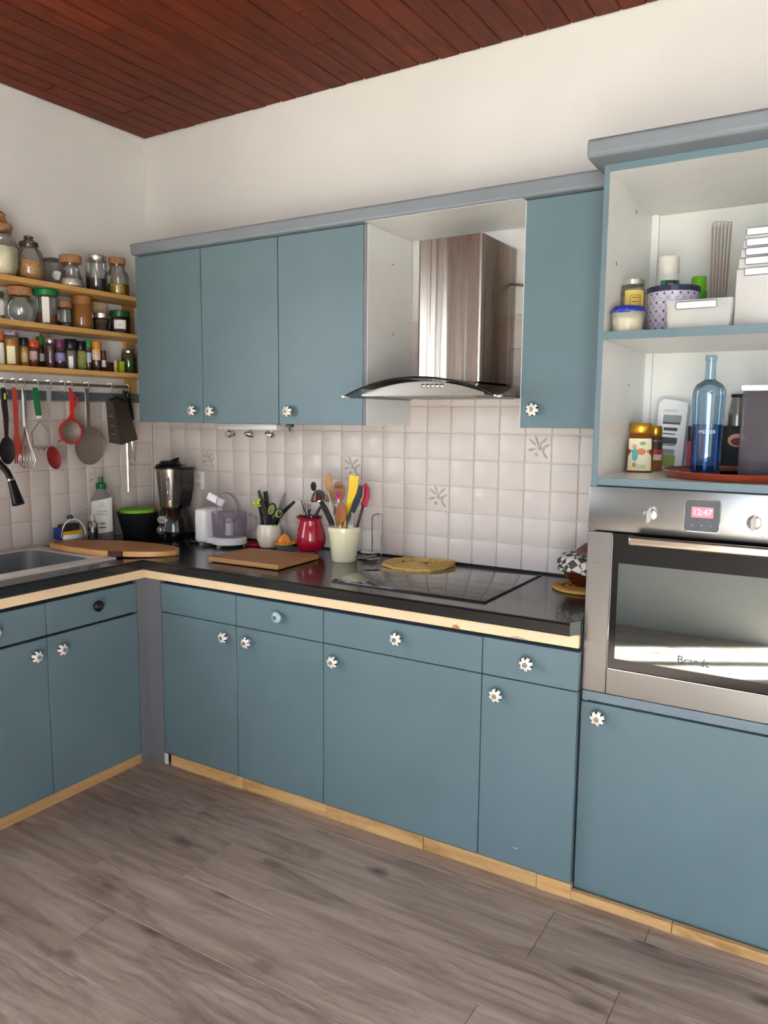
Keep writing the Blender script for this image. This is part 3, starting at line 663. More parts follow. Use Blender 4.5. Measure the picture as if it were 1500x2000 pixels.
single('metal_clip', MB().bbox(1.016, 1.040, -.215, -.19, 1.3805, 1.3925, .002).tube([(1.028, -.20, 1.384), (1.022, -.20, 1.370), (1.034, -.205, 1.362), (1.040, -.20, 1.372)], .004, 6), mat('dull_metal', '5e6866', .35, .8), 'small dull metal clip under the wall cabinet beside the spot bar', 'clip')
def socket(label, x, z, w, h):
    t = thing('power_socket', label, 'socket', (x, -.006, z))
    pl = part('plate', MB().bbox(x-w/2, x+w/2, -.0155, -.0045, z-h/2, z+h/2, .002), WHITEP, t)
    for dz in ((.018, -.022) if h > .05 else (0,)):
        part('well', MB().lathe([(.017, 0), (.017, .0015), (.015, .001), (0, .0008)], seg=18).xf(Matrix.Translation((x, -.0155, z+dz)) @ Matrix.Rotation(PI/2, 4, 'X')), mat('socket_well', 'cfcac6', .5), pl)
        for dx in (-.006, .006): part('pin_hole', MB().ball((x+dx, -.0172, z+dz), (.002, .0006, .002), 8, 5), INK, pl)
socket('white double wall socket between the blender and the food processor', .322, 1.117, .062, .085)
socket('white wall socket half hidden behind the cream utensil pot', 1.247, 1.062, .05, .05)

# ================================================================== sink and tap
sk = thing('sink', 'grey bowl sink with a pale rim set in the worktop', 'sink', (.265, -1.02, .853))
rx0, rx1, ry0, ry1 = .030, .520, -1.45, -.675
mb = MB()
mb.box(rx0, rx1, SY1+.002, ry1, .8532, .8612).box(rx0, SX0, SY0, SY1+.002, .8532, .8612).box(SX1, rx1, SY0, SY1+.002, .8532, .8612).box(rx0, rx1, ry0, SY0, .8532, .8612)
part('rim', mb, mat('sink_rim', 'd9d2ca', .35, var=.04), sk)
mb = MB(); i_ = .035
top = rrect((SX0+SX1)/2, (SY0+SY1)/2, SX1-SX0-.004, SY1-SY0-.004, .06, 6); bot = rrect((SX0+SX1)/2, (SY0+SY1)/2, SX1-SX0-.05, SY1-SY0-.05, .07, 6)
n = len(top); vs = [(a, b, .8585) for a, b in top]+[(a, b, .70) for a, b in bot]+[(a, b, .69) for a, b in rrect((SX0+SX1)/2, (SY0+SY1)/2, SX1-SX0-.10, SY1-SY0-.10, .07, 6)]
fs = [(i, (i+1) % n, n+(i+1) % n, n+i) for i in range(n)]+[(n+i, n+(i+1) % n, 2*n+(i+1) % n, 2*n+i) for i in range(n)]+[tuple(range(2*n, 3*n))]
part('bowl', mb.add(vs, fs), mat('sink_grey', '6d7275', .35, var=.08, vscale=12), sk)
part('drain', MB().lathe([(.04, 0), (.04, .004), (.03, .005), (.028, .002), (0, .002)], ((SX0+SX1)/2, (SY0+SY1)/2, .690), 20), CHROME, sk)
yf = -.955
tp = thing('mixer_tap', 'black kitchen tap with arched spout and flared spray head', 'tap', (.050, yf, .8612))
q0, q1, q2 = PY(0, 893, yf), PY(22, 938, yf), PY(36, 985, yf)
part('base', MB().lathe([(.017, 0), (.017, .006), (.015, .008), (.0145, .05)], (.050, yf, .8612), 20), BLACK, tp)
pts = [(.050, yf, .91), (.050, yf, 1.20)]+[(.050+.075*(1-math.cos(a)), yf, 1.20+.085*math.sin(a)) for a in arc(8, .2, 1.9)]+[tuple(q0*.35+q1*.65), tuple(q1)]
part('spout', MB().tube(pts, .0125, 12), BLACK, tp)
dq = (q2-q1).normalized(); ln = (q2-q1).length
hdm = MB().lathe([(.0125, 0), (.014, .004), (.0145, .012), (.020, ln*.75), (.023, ln), (.019, ln+.001), (0, ln+.0005)], seg=20).xf(Matrix.Translation(q1) @ dq.to_track_quat('Z', 'Y').to_matrix().to_4x4())
part('spray_head', hdm, BLACK, tp)
part('ring', MB().lathe([(.0150, -.004), (.0155, 0), (.0150, .004)], seg=20).xf(Matrix.Translation(q1) @ dq.to_track_quat('Z', 'Y').to_matrix().to_4x4()), CHROME, tp)
part('lever', MB().tube([(.05, yf-.014, .94), (.05, yf-.06, .965)], .006, 8), BLACK, tp)

# ================================================================== spice shelves
SD = .165
SZ = [1.9374, 1.7695, 1.5945]; ST = .0205
rk = thing('spice_shelf', 'light wooden three-tier wall shelf full of jars', 'shelf', (.08, -.7, 1.5945))
for z in SZ: part('shelf_board', MB().bbox(-.0075, SD, -1.42, -.004, z, z+ST, .0015, 1), OAK, rk)
for y in (-.135, -1.36): part('upright', MB().bbox(-.0075, .014, y-.028, y+.028, 1.525, SZ[0]-.0005, .0015, 1), OAK, rk)
rl = thing('hanging_rail', 'thin steel utensil rail under the lowest wooden shelf', 'rail', (.08, -.7, 1.545))
RX, RZ = .080, 1.5535
part('rod', MB().tube([(RX, -1.40, RZ), (RX, -.205, RZ)], .0065, 10), mat('rail_steel', '9a948c', .3, .9), rl)
for y in (-1.28, -.225): part('bracket', MB().tube([(-.0025, y, RZ), (RX, y, RZ)], .005, 8)  , mat('rail_steel', '9a948c', .3, .9), rl)
# S hooks
HK = []
hmb = MB()
hp = [(-.0005, 0, -.004), (-.010, 0, .002), (-.0085, 0, .011), (0, 0, .0135), (.0088, 0, .009), (.0095, 0, -.004), (.0085, 0, -.022), (.003, 0, -.036), (.002, 0, -.043), (.007, 0, -.050), (.015, 0, -.049), (.018, 0, -.041)]
hook_me = hmb.tube(hp, .0019, 6).mesh('s_hook', CHROME)
def hook(u, v=746, sway=0, what=''):
    p = PX(u, v, RX); o = link('s_hook', hook_me, None, (RX, p.y, RZ), (0, 0, .9+sway)); o['label'] = 'small chrome S-shaped hook '+what; o['category'] = 'hook'; o['group'] = 's-hooks on the utensil rail'
    HK.append(p.y); return p.y

# ================================================================== jars
def stand(uc, wpx, vt, zb, x=None, y=None, vb=None):
    """centre point on a shelf, radius and height of an upright thing, from its centre column, width and top row"""
    vm = (vt+(vb or vt+40))/2
    p = PX(uc, vm, x) if x is not None else PY(uc, vm, y)
    t = PX(uc, vt, x) if x is not None else PY(uc, vt, y)
    r = wpx/2*depth(p)/FPX
    return Vector((p.x, p.y, zb)), r, t.z-zb
def scale(prof, r, h): return [(a*r, b*h) for a, b in prof]
J_CYL = [(.90, 0), (1, .03), (1, .88), (.90, .95), (.86, 1)]
J_ROUND = [(.60, 0), (.82, .04), (.98, .25), (1, .45), (.97, .64), (.82, .82), (.62, .91), (.60, .95), (.66, 1)]
J_FLARE = [(.92, 0), (1, .05), (.97, .20), (.78, .55), (.66, .80), (.62, .90), (.74, 1)]
J_SHOULDER = [(.95, 0), (1, .04), (1, .60), (.92, .70), (.66, .80), (.62, .90), (.70, 1)]
def fillprof(prof, k, rr=.93):
    out = [(0, .03)]
    for i, (a, b) in enumerate(prof):
        if b <= k: out.append((a*rr, max(b, .03)))
        else:
            a0, b0 = prof[i-1]; t = (k-b0)/(b-b0); out.append(((a0+(a-a0)*t)*rr, k)); break
    out.append((0, k*.97)); return out
def jar(label, uc, w, vt, vb, zb, x=None, y=None, prof=J_CYL, lid=.15, lidm=None, lidw=.92, lidname='lid', fill=None, fillm=None, glass=None, lab=None, labm=None, labw=1.0, group='jars on the wooden spice shelf', knobs=False, square=False, words=None, name='glass_jar', cat='jar', zr=0):
    c, r, h = stand(uc, w, vt, zb, x, y, vb)
    if x is not None: h = min(h, .1455 if abs(zb-ST1) < .01 else .152 if abs(zb-ST2) < .01 else 9)
    t = thing(name, label, cat, (c.x, c.y, zb+.0003), zr, group)
    hb_ = h*(1-lid); seg = 4 if square else 20
    rot = Matrix.Rotation(PI/4, 4, 'Z') if square else Matrix.Identity(4)
    q = 1.25 if square else 1
    part('body', MB().lathe(scale(prof, r*q, hb_), seg=seg).xf(rot), glass or CLEAR, t, world=False, ang=.9)
    if fill: part('contents', MB().lathe(scale(fillprof(prof, fill), r*q, hb_), seg=seg).xf(rot), fillm, t, world=False)
    if lidm:
        lw = r*lidw
        lp_ = [(lw*.96, hb_-.004), (lw, hb_), (lw, h-.003), (lw*.93, h), (0, h+.0004)]
        if knobs: lp_ = [(lw*.8, hb_-.006), (lw*.98, hb_), (lw, hb_+(h-hb_)*.25), (lw*.6, hb_+(h-hb_)*.45), (lw*.45, hb_+(h-hb_)*.7), (lw*.55, hb_+(h-hb_)*.85), (lw*.3, h), (0, h)]
        part(lidname, MB().lathe(lp_, seg=18), lidm, t, world=False)
    if lab:
        z0, z1 = lab; rr = r*1.012; a0 = math.atan2(CAM.y-c.y, CAM.x-c.x)-zr
        mb = MB(); vs = []; fs = []; n = 10
        for i in range(n+1):
            a = a0-labw+2*labw*i/n
            for z in (z0, z1): vs.append((rr*math.cos(a), rr*math.sin(a), z*hb_))
        for i in range(n): fs.append((2*i, 2*i+2, 2*i+3, 2*i+1))
        lb = part('label', mb.add(vs, fs), labm or LABELW, t, world=False)
        if words:
            d = Vector((math.cos(a0), math.sin(a0), 0)); o_ = d*(rr+.0008)+Vector((0, 0, (z0+z1)/2*hb_))
            text('lettering', words[0], words[1], words[2] if len(words) > 2 else INK, t, frame(o_, Vector((-d.y, d.x, 0)), (0, 0, 1)), world=False)
    return t
FLOUR = mat('flour', 'ece0c0', .9, bump=.2); PEAS = mat('chickpeas', 'b9824e', .7, col2='d7a873', vscale=140, bump=.8, bscale=160)
RICE = mat('rice', 'd9d0c0', .8, bump=.5, bscale=200); DARKTEA = mat('dark_leaves', '2b2422', .8, col2='4a403a', vscale=120); PASTA = mat('pasta', 'c79a2a', .6, col2='8f7a2a', vscale=60)
NUTS = mat('nuts', '6b3f22', .7, col2='93603a', vscale=80); HERB = mat('dried_herbs', '2f4a22', .8, col2='52682f', vscale=110)
BROWNGL = thin_glass('brown_lid_glass', (.55, .42, .34), .12); AMBER = mat('amber_glass', '8a5a30', .12, var=.1, coat=.4); SILVER = mat('silver_lid', 'cfc9be', .25, .9, var=.05)
ST0, ST1, ST2 = SZ[0]+ST, SZ[1]+ST, SZ[2]+ST
jar('large glass jar of flour with a stacked cork lid', 0, 66, 414, 531, ST0, x=.085, prof=J_ROUND[:4]+[(1, .6), (.9, .72), (.68, .85), (.66, .92), (.7, 1)], lid=.27, lidm=CORK, lidw=.72, fill=.62, fillm=FLOUR, knobs=True)
jar('round glass jar of chickpeas with a brown glass knob lid', 57, 57, 461, 540, ST0, x=.080, prof=J_ROUND, lid=.20, lidm=BROWNGL, lidw=.62, fill=.55, fillm=PEAS, knobs=True)
t = jar('square glass jar with a round white badge', 104, 36, 506, 548, ST0, x=.031, prof=[(.95, 0), (1, .04), (1, .9), (.95, 1)], lid=.05, lidm=CLEAR, square=True, zr=.5)
c = PX(111, 538, .0705); d_ = (CAM-c); d_.z = 0; d_.normalize()
bd_ = part('badge', MB().lathe([(.019, 0), (.019, .002), (.0165, .0022), (.016, .0014), (0, .0014)], seg=24).xf(Matrix.Translation(c) @ d_.to_track_quat('Z', 'Y').to_matrix().to_4x4()), LABELW, t)
t.rotation_euler = (0, 0, 0)
jar('flared glass jar of white grains with a wide cork lid', 138, 46, 500, 558, ST0, x=.130, prof=J_FLARE, lid=.22, lidm=CORK, lidw=.92, fill=.30, fillm=RICE)
jar('tall straight glass jar of dark leaves with a pale flat lid', 188, 40, 500, 566, ST0, x=.095, prof=[(.92, 0), (1, .03), (1, .97), (.96, 1)], lid=.13, lidm=SILVER, lidw=1.0, fill=.42, fillm=DARKTEA)
jar('square-shouldered glass bottle of pasta with a cork lid', 229, 44, 505, 574, ST0, x=.095, prof=J_SHOULDER, lid=.14, lidm=CORK, lidw=.74, fill=.36, fillm=PASTA)
jar('small glass jar with a dark green lid and white label beside the empty round jar', -6, 28, 570, 622, ST1, x=.085, lid=.14, lidm=mat('dark_green_lid', '3a4a30', .4), lab=(.2, .8))
jar('empty round glass jar with a flat cork stopper', 39, 62, 562, 628, ST1, x=.085, prof=J_ROUND, lid=.20, lidm=CORK, lidw=.74)
jar('tall jar with a bright green lid and nuts at the bottom', 89, 43, 557, 633, ST1, x=.095, prof=[(.95, 0), (1, .03), (1, .93), (.95, 1)], lid=.15, lidm=GREENP, lidw=1.05, fill=.38, fillm=NUTS, lab=(.06, .9), labw=.30)
jar('small glass jar with a cork lid beside the amber jar', 126, 33, 589, 638, ST1, x=.090, prof=J_CYL, lid=.22, lidm=CORK, lidw=.86, fill=.25, fillm=DARKTEA)
jar('amber brown glazed jar with a brown stopper', 160, 42, 577, 643, ST1, x=.085, prof=[(.92, 0), (1, .06), (1, .7), (.88, .88), (.80, 1)], lid=.23, lidm=mat('brown_stopper', '96602f', .5, var=.15), lidw=.90, glass=AMBER)
p = PX(195, 605, .030)
single('paper_packet', MB().bbox(.012, .036, p.y-.036, p.y+.034, ST1+.0003, ST1+.140, .002), mat('tan_paper', 'c9a47c', .7, col2='dcc3a0', vscale=30), 'small tan paper packet behind the silver-lidded jar', 'packet')
jar('low glass jar with a silver lid in front of the tan packet', 198, 34, 612, 649, ST1, x=.100, lid=.24, lidm=SILVER, lidw=1.0, fill=.6, fillm=DARKTEA)
jar('small jar with a dark bottle-green lid and printed white label', 234, 40, 608, 653, ST1, x=.105, lid=.24, lidm=mat('bottle_green_lid', '0f4a2a', .35), lidw=.98, fill=.4, fillm=DARKTEA, lab=(.25, .75), labw=.55, words=('||||', .012))
G2 = 'spice jars on the lowest wooden shelf'
def spice(label, uc, w, vt, vb, lidm, fillm, lid=.22, lidw=.95, x=.10, fill=.85, **k): return jar(label, uc, w, vt, vb, ST2, x=x, lid=lid, lidm=lidm, lidw=lidw, fill=fill, fillm=fillm, group=G2, name='spice_jar', **k)
HONEY = mat('honey', 'c98618', .3, var=.15); PAPRIKA = mat('paprika', '7a3420', .7); CURRY = mat('curry_powder', 'c08a2a', .7); GREYP = mat('grey_powder', '8a827a', .7); OLIVEP = mat('oregano', '9a9a55', .8, col2='7d7f40', vscale=90); BRNP = mat('brown_spice', '5a3526', .7); PURP = mat('purple_lid', '6a2a4e', .35)
spice('spice bottle with an orange cap and printed white label at the end of the row', -6, 28, 648, 710, mat('orange_red_cap', 'd9662a', .4), RICE, lab=(.05, .85), words=(':', .02))
spice('honey jar with a white and purple checked lid', 21, 33, 648, 710, mat('checked_lid', 'cdb6c8', .4, col2='6d4a72', vscale=70), HONEY, lid=.09, lidw=1.0, lab=(.05, .62), labw=.45, labm=mat('pale_yellow_label', 'f0e6c2', .5))
spice('narrow spice jar of yellow powder with a black lid', 47, 19, 660, 711, BLACK, CURRY, lab=(.2, .6), labm=mat('tan_label', 'cfae7c', .5), labw=.6)
spice('spice jar of paprika with a red-orange lid', 65, 22, 665, 713, mat('red_orange_lid', 'cf4a1e', .4), PAPRIKA, lab=(.35, .75), labm=mat('mauve_label', 'b79aa0', .5), labw=.7)
spice('small spice jar with a leaf-green lid behind the paprika', 79, 15, 658, 712, mat('leaf_green_lid', '2f7a34', .4), BRNP, x=.045, lab=(.3, .6))
p = PX(89, 680, .035); single('spice_packet', MB().bbox(.02, .05, p.y-.017, p.y+.017, ST2+.0003, ST2+.148, .002), mat('grey_brown_paper', '8a7664', .7), 'tall grey-brown paper packet behind the slim glass tube', 'packet')
spice('slim glass tube of red-brown spice with a silver lid', 98, 17, 661, 717, SILVER, mat('red_brown_spice', '6d4438', .7), lid=.12)
spice('spice jar with a purple lid and violet label', 117, 22, 664, 717, PURP, BRNP, lid=.25, lab=(.35, .72), labm=mat('violet_label', '8477b0', .5), labw=.9, words=('~~', .012, LABELW))
spice('wide grinder jar with a big black cap', 138, 24, 663, 719, BLACK, GREYP, lid=.28, lidw=1.05, lab=(.05, .6), labw=.35)
spice('spice jar of oregano with a black lid and olive label', 158, 21, 667, 719, BLACK, OLIVEP, lid=.27, lab=(.12, .9), labm=OLIVEP, labw=1.2)
spice('slim spice jar with a green lid and pale blue label', 172, 14, 664, 721, mat('mid_green_lid', '2c8a3e', .4), BRNP, lab=(.35, .75), labm=mat('pale_blue_label', 'b8c4d4', .5))
spice('brown spice jar with a bright orange lid', 188, 19, 668, 722, mat('bright_orange_lid', 'd98a1e', .35), mat('cinnamon', '6a3a20', .7), lid=.24, lab=(.5, .95), labm=mat('orange_label', 'd9a070', .5, col2='e8dcd0', vscale=50), labw=.9)
spice('small brown spice jar beside the bright orange-lidded one', 201, 13, 685, 723, mat('brown_lid', '5a3028', .4), BRNP, x=.085, lab=(.3, .7))
p = PX(218, 712, .105)
bx = thing('tea_box', 'small dark open box with a yellow sachet standing in it', 'box', (.105, p.y, ST2+.0003))
part('carton', MB().box(.085, .125, p.y-.026, p.y+.012, ST2+.0003, ST2+.044), mat('dark_carton', '3a2018', .7), bx)
part('sachet', MB().box(.1255, .1275, p.y-.004, p.y+.012, ST2+.0006, ST2+.052), mat('yellow_sachet', 'd9b23a', .5, col2='ece2c6', vscale=25), bx)
p = PX(236, 712, .115); single('lime_packet', MB().bbox(.100, .130, p.y-.010, p.y+.010, ST2+.0003, ST2+.052, .002), mat('lime_paper', 'a4b92a', .5), 'small lime green packet beside the herb jar', 'packet')
spice('glass jar of green herbs with a silver lid against the upright', 252, 30, 683, 729, SILVER, HERB, x=.085, lid=.12, fill=.75)

# ================================================================== hanging utensils (on the rail, in front of the tiles)
UX = .098
def W(u, v, x=UX): return PX(u, v, x)
def ribbon(pts, widths, th=.004, x=UX):
    """flat handle seen from the room: centre pixels and widths in pixels"""
    P_ = [W(u, v, x) for u, v in pts]; k = depth(P_[0])/FPX
    mb = MB(); vs = []; fs = []
    for p, w in zip(P_, widths):
        hw = w/2*k*1.12
        vs += [(x-th/2, p.y-hw, p.z), (x+th/2, p.y-hw*.8, p.z), (x+th/2, p.y+hw*.8, p.z), (x-th/2, p.y+hw, p.z)]
    for i in range(len(P_)-1):
        for j in range(4): fs.append((4*i+j, 4*i+(j+1) % 4, 4*i+4+(j+1) % 4, 4*i+4+j))
    fs += [(3, 2, 1, 0), tuple(4*(len(P_)-1)+j for j in range(4))]
    return mb.add(vs, fs)
def disc(u, v, ru, rv, x=UX, bulge=.008, tilt=0, th=.003):
    c = W(u, v, x); k = depth(c)/FPX; mb = MB()
    n = 20; vs = [(x+bulge*0-bulge, c.y, c.z)]; fs = []
    rings = ((.5, -.75), (.85, -.3), (1, 0), (1, th/bulge if bulge else .3), (.8, -.1), (.5, -.5))
    R_ = Matrix.Rotation(tilt, 2)
    for (rr, xx) in rings:
        for i in range(n):
            a = 2*PI*i/n; q = R_ @ Vector((math.cos(a)*ru*rr*1.12, math.sin(a)*rv*rr)); vs.append((x+bulge*xx, c.y+q.x*k, c.z+q.y*k))
    for i in range(n): fs.append((0, 1+i, 1+(i+1) % n))
    for r in range(len(rings)-1):
        for i in range(n): fs.append((1+r*n+i, 1+r*n+(i+1) % n, 1+(r+1)*n+(i+1) % n, 1+(r+1)*n+i))
    l = 1+(len(rings)-1)*n; vs.append((x-bulge*.6, c.y, c.z))
    for i in range(n): fs.append((l+i, l+(i+1) % n, l+n))
    return mb.add(vs, fs)
def wire(pts, r, x=UX, seg=6, closed=False, dx=None):
    return MB().tube([tuple(W(u, v, x+(dx[i] if dx else 0))) for i, (u, v) in enumerate(pts)], r, seg, closed=closed)
for u, w_ in ((5, 'black serving spoon'), (27, 'brick-red turner'), (43, 'balloon whisk'), (70, 'green-handled potato masher'), (95, 'dark red bowl spoon'), (136, 'red-rimmed sieve'), (169, 'round mesh skimmer'), (214, 'box grater'), (247, 'sharpening steel')): hook(u, what='holding the '+w_)
hook(122, what='hanging empty beside the red-rimmed sieve')
def util(name, label, u, v=768): p = W(u, v); return thing(name, label, 'utensil', (UX, p.y, p.z))
t = util('serving_spoon', 'black nylon serving spoon with a yellow mark on its handle', 8)
part('handle', ribbon([(6, 757), (8, 768), (9, 790), (12, 815), (13, 850), (14, 862)], [6, 9, 10, 9, 6, 8], .009), BLACKM, t)
part('bowl', disc(14, 880, 14.5, 27, bulge=.012), BLACKM, t)
part('grip_mark', ribbon([(8, 768), (8, 780)], [4, 4], .0115), YELLOW, t)
t = util('slotted_turner', 'red-brown plastic turner with a slotted blade', 29)
m = mat('brick_red_plastic', 'a83a30', .45)
part('handle', ribbon([(27, 757), (29, 768), (31, 800), (33, 850)], [7, 9, 9, 7], .007), m, t)
part('blade', ribbon([(33, 848), (34, 862), (36, 885)], [10, 16, 17], .004), m, t)
for k in range(4): part('tine', ribbon([(29.5+4.3*k, 884), (30+4.4*k, 905)], [2.6, 2.2], .004), m, t)
t = util('balloon_whisk', 'steel balloon whisk with a tube handle', 45)
part('handle', wire([(43, 758), (45, 775), (48, 833)], [.004, .0085, .0085]), mat('polished_steel', 'c4c0ba', .18, 1, var=.05), t)
for k in range(8):
    a = PI*k/8; w = math.cos(a); dx = math.sin(a)
    prof = [(0, 0), (.35, .3), (.8, .62), (1, .8), (.85, .92), (.4, .99)]
    L1 = [(49+5*zz+17*w*r, 833+82*zz) for r, zz in prof]; L2 = [(49+5*zz-17*w*r, 833+82*zz) for r, zz in reversed(prof)]
    part('wire_loop', wire(L1+L2, .0011, dx=[.034*dx*r for r, zz in prof]+[-.034*dx*r for r, zz in reversed(prof)], seg=5), CHROME, t)
t = util('potato_masher', 'potato masher with a green handle and bent wire head', 71)
part('handle', ribbon([(69, 757), (71, 768), (73, 790), (76, 812)], [7, 9.5, 10.5, 9], .013), mat('deep_green', '0d6a36', .35), t)
part('collar', ribbon([(76, 811), (77, 817)], [7.5, 6], .012), WHITEP, t)
part('wire', wire([(77, 816), (77.5, 823), (62, 844), (65, 876)], .0023), mat('aged_steel', '8b8378', .35, .9), t)
part('wire', wire([(77, 816), (77.5, 823), (97, 844), (96, 872)], .0023), mat('aged_steel', '8b8378', .35, .9), t)
part('mashing_wire', wire([(65, 876), (70, 872), (75, 879), (80, 874), (85, 879), (91, 873), (96, 872)], .0022, dx=[0, .03, -.02, .03, -.02, .03, 0]), mat('aged_steel', '8b8378', .35, .9), t)
t = util('red_bowl_spoon', 'spoon with clear grey handle and dark red bowl', 96)
part('handle', ribbon([(94, 757), (96, 768), (96, 800), (96, 840), (97, 872)], [7, 8.5, 7, 3.5, 3], .005), frosted('clear_grey_plastic', 'b5aeac', .6), t)
part('bowl', disc(105, 894, 13, 23, bulge=.010, tilt=.28), mat('dark_red_silicone', '8a1f22', .45), t)
t = util('red_sieve', 'small sieve with a red plastic rim and grey mesh', 141)
part('handle', ribbon([(136, 757), (139, 768), (141, 790), (141, 808), (140, 822)], [5, 7, 10, 8, 17], .006), REDP, t)
part('hook_arm', ribbon([(153, 775), (149, 786), (144, 800)], [4, 4, 4], .005), REDP, t)
c = W(138, 843, .112); k = depth(c)/FPX
part('rim', MB().tube([(.112, c.y+math.cos(a)*23*k*1.05, c.z+math.sin(a)*22.5*k) for a in arc(29, 0, 2*PI)[:-1]], .0052, 8, closed=True), REDP, t)
part('mesh_bowl', disc(138, 843, 20.5, 20.5, x=.112, bulge=.022), mat('fine_mesh', '8f8478', .5, .6, col2='a69a8c', vscale=300), t)
for (u, v, u2, v2) in ((121, 858, 114, 863), (151, 860, 155, 868)): part('foot', wire([(u, v), (u2, v2)], .0028, x=.112), REDP, t)
t = util('skimmer', 'large round steel mesh skimmer with a flat handle', 171)
part('handle', ribbon([(168, 758), (170, 770), (172, 800), (172, 836)], [7, 8.5, 9, 9], .003, x=.088), mat('dull_steel', '9c958c', .35, .9), t)
part('mesh_disc', disc(175, 871, 29.5, 36, x=.080, bulge=.014), mat('skimmer_mesh', '8c8378', .42, .75, col2='a3998c', vscale=260, bump=.3, bscale=500), t)
c = W(175, 871, .080); k = depth(c)/FPX
part('rim', MB().tube([(.081, c.y+math.cos(a)*30*k*1.12, c.z+math.sin(a)*36*k) for a in arc(33, 0, 2*PI)[:-1]], .0022, 6, closed=True), mat('dull_steel', '9c958c', .35, .9), t)
t = util('box_grater', 'dark steel box grater hanging by its handle', 228, 770)
A = [W(206, 779, .125), W(221, 785, .165), W(249, 787, .125), W(236, 778, .09)]
Bq = [W(213, 863, .115), W(238, 868, .175), W(269, 857, .120), W(244, 850, .07)]
part('body', MB().add(A+Bq, [(0, 1, 5, 4), (1, 2, 6, 5), (2, 3, 7, 6), (3, 0, 4, 7), (0, 3, 2, 1)]), mat('grater_steel', '57504a', .42, .85, var=.15), t, smooth=False)
part('rim', MB().tube(Bq, .0022, 6, closed=True), BLACKM, t)
for r_ in range(14):
    for c_ in range(7):
        if (r_+c_) % 2: continue
        s_, q_ = (c_+.8)/8, (r_+.9)/15.5
        pp = (A[1]*(1-s_)+A[2]*s_)*(1-q_)+(Bq[1]*(1-s_)+Bq[2]*s_)*q_
        part('tooth', MB().ball(pp, (.0016, .0022, .0022), 6, 4), mat('tooth_steel', 'a39b90', .3, .9), t)
for q_ in (.38, .60, .80):
    a_ = (A[0]*(1-q_)+Bq[0]*q_); b_ = (A[1]*(1-q_)+Bq[1]*q_)
    part('slot', MB().tube([a_*.75+b_*.25+Vector((.001, -.001, 0)), a_*.3+b_*.7+Vector((.001, -.001, .004))], .0022, 6), CHROME, t)
part('handle', MB().tube([(A[0]+A[1])/2, (A[0]+A[1]+A[2]+A[3])/4+Vector((0, 0, .016)), (A[2]+A[3])/2], .005, 8), BLACKM, t)
t = util('sharpening_steel', 'long sharpening steel hanging behind the grater', 247, 775)
part('handle', wire([(241, 762), (243, 775), (246, 840)], [.004, .009, .010], x=.060), BLACKM, t)
part('rod', wire([(246, 838), (248, 870), (251, 960)], [.0065, .006, .0042], x=.060), mat('polished_steel', 'c4c0ba', .18, 1, var=.05), t)
t = util('paring_knife', 'small knife with a black handle hanging beside the grater', 254, 780)
part('handle', ribbon([(249, 764), (251, 780), (255, 800), (258, 820)], [6, 8, 9, 7], .012, x=.075), BLACK, t)
part('blade', ribbon([(258, 818), (260, 866), (262, 885), (263.5, 901)], [6, 6, 5, 1], .0016, x=.075), mat('polished_steel', 'c4c0ba', .18, 1, var=.05), t)

# ================================================================== things on the worktop
CT = .8533
def on(u, y, v=1040): return PY(u, v, y).x
# oval board resting one end on the sink rim
M_ = Matrix.Translation((.383, -.575, .8617)) @ Matrix.Rotation(.372, 4, 'Z') @ Matrix.Rotation(.0260, 4, 'Y')
ob = link('oval_board', None); ob.matrix_world = M_; ob['label'] = 'oval wooden chopping board with a dark red inlay lying beside the sink'; ob['category'] = 'chopping board'
def ell(a, b, n=40): return [(a*math.cos(2*PI*i/n), b*math.sin(2*PI*i/n)) for i in range(n)]
def egg(k): return [(x*k, y*(1-.30*(1 if x < 0 else 0)*(-x/.29))*k) for x, y in ell(.288, .125)]
part('rim', MB().prism(egg(1), 2, 0, .020), BOARDL, ob, world=False)
part('top_panel', MB().prism(egg(.94), 2, .0195, .0212), BOARDW, ob, world=False)
part('inlay', MB().box(.045, .105, -.1262, -.1085, -.0003, .0208), DRED, ob, world=False, label='dark red inlay in the board edge')
# dish sponge holder
t = thing('sponge_holder', 'white and blue suction holder with a yellow and black sponge', 'sponge holder', (.075, -.560, CT))
part('tray', MB().lathe([(.032, 0), (.036, .004), (.036, .022), (.033, .022), (.030, .005), (0, .004)], (.075, -.560, CT), 24, sx=.85, sy=1.7), WHITEP, t)
part('back_arch', MB().tube([((.075+.020), -.560+.062*math.cos(a), CT+.012+.075*math.sin(a)) for a in arc(14, 0, PI)], .0035, 8), WHITEP, t)
part('suction_foot', MB().bbox(.055, .098, -.632, -.614, CT+.002, CT+.055, .004), mat('navy_blue', '26307c', .4), t)
part('suction_knob', MB().lathe([(.012, 0), (.014, .008), (.010, .016), (0, .017)], (.070, -.555, CT+.086), 16), mat('navy_blue', '26307c', .4), t)
s_ = part('sponge', MB().bbox(.056, .094, -.611, -.509, CT+.016, CT+.036, .004), mat('sponge_yellow', 'd9b028', .9, bump=.6, bscale=200), t)
part('scourer', MB().bbox(.056, .092, -.611, -.522, CT+.0365, CT+.066, .006), mat('scourer_dark', '2c2a26', .95, bump=.8, bscale=250), s_)
q_ = PZ(138, 1055, .8820); t.location = (q_.x, q_.y, .8890)
px_ = PZ(180, 1055, .8815).x
jar('small clear pump bottle of dark liquid standing on the oval board', 181, 20, 1005, 1058, .8870, x=px_, prof=[(.95, 0), (1, .03), (1, .80), (.6, .95), (.5, 1)], lid=.22, lidm=frosted('pump_clear', 'd8d2cc', .5), lidw=.55, lidname='pump_collar', fill=.62, fillm=mat('dark_violet_liquid', '1d1016', .2), name='pump_bottle', cat='bottle', group=None)
c, r, h = stand(181, 20, 1005, .8815, x=px_, vb=1058)
tp_ = [o for o in COL.objects if o.name.startswith('pump_bottle')][0]
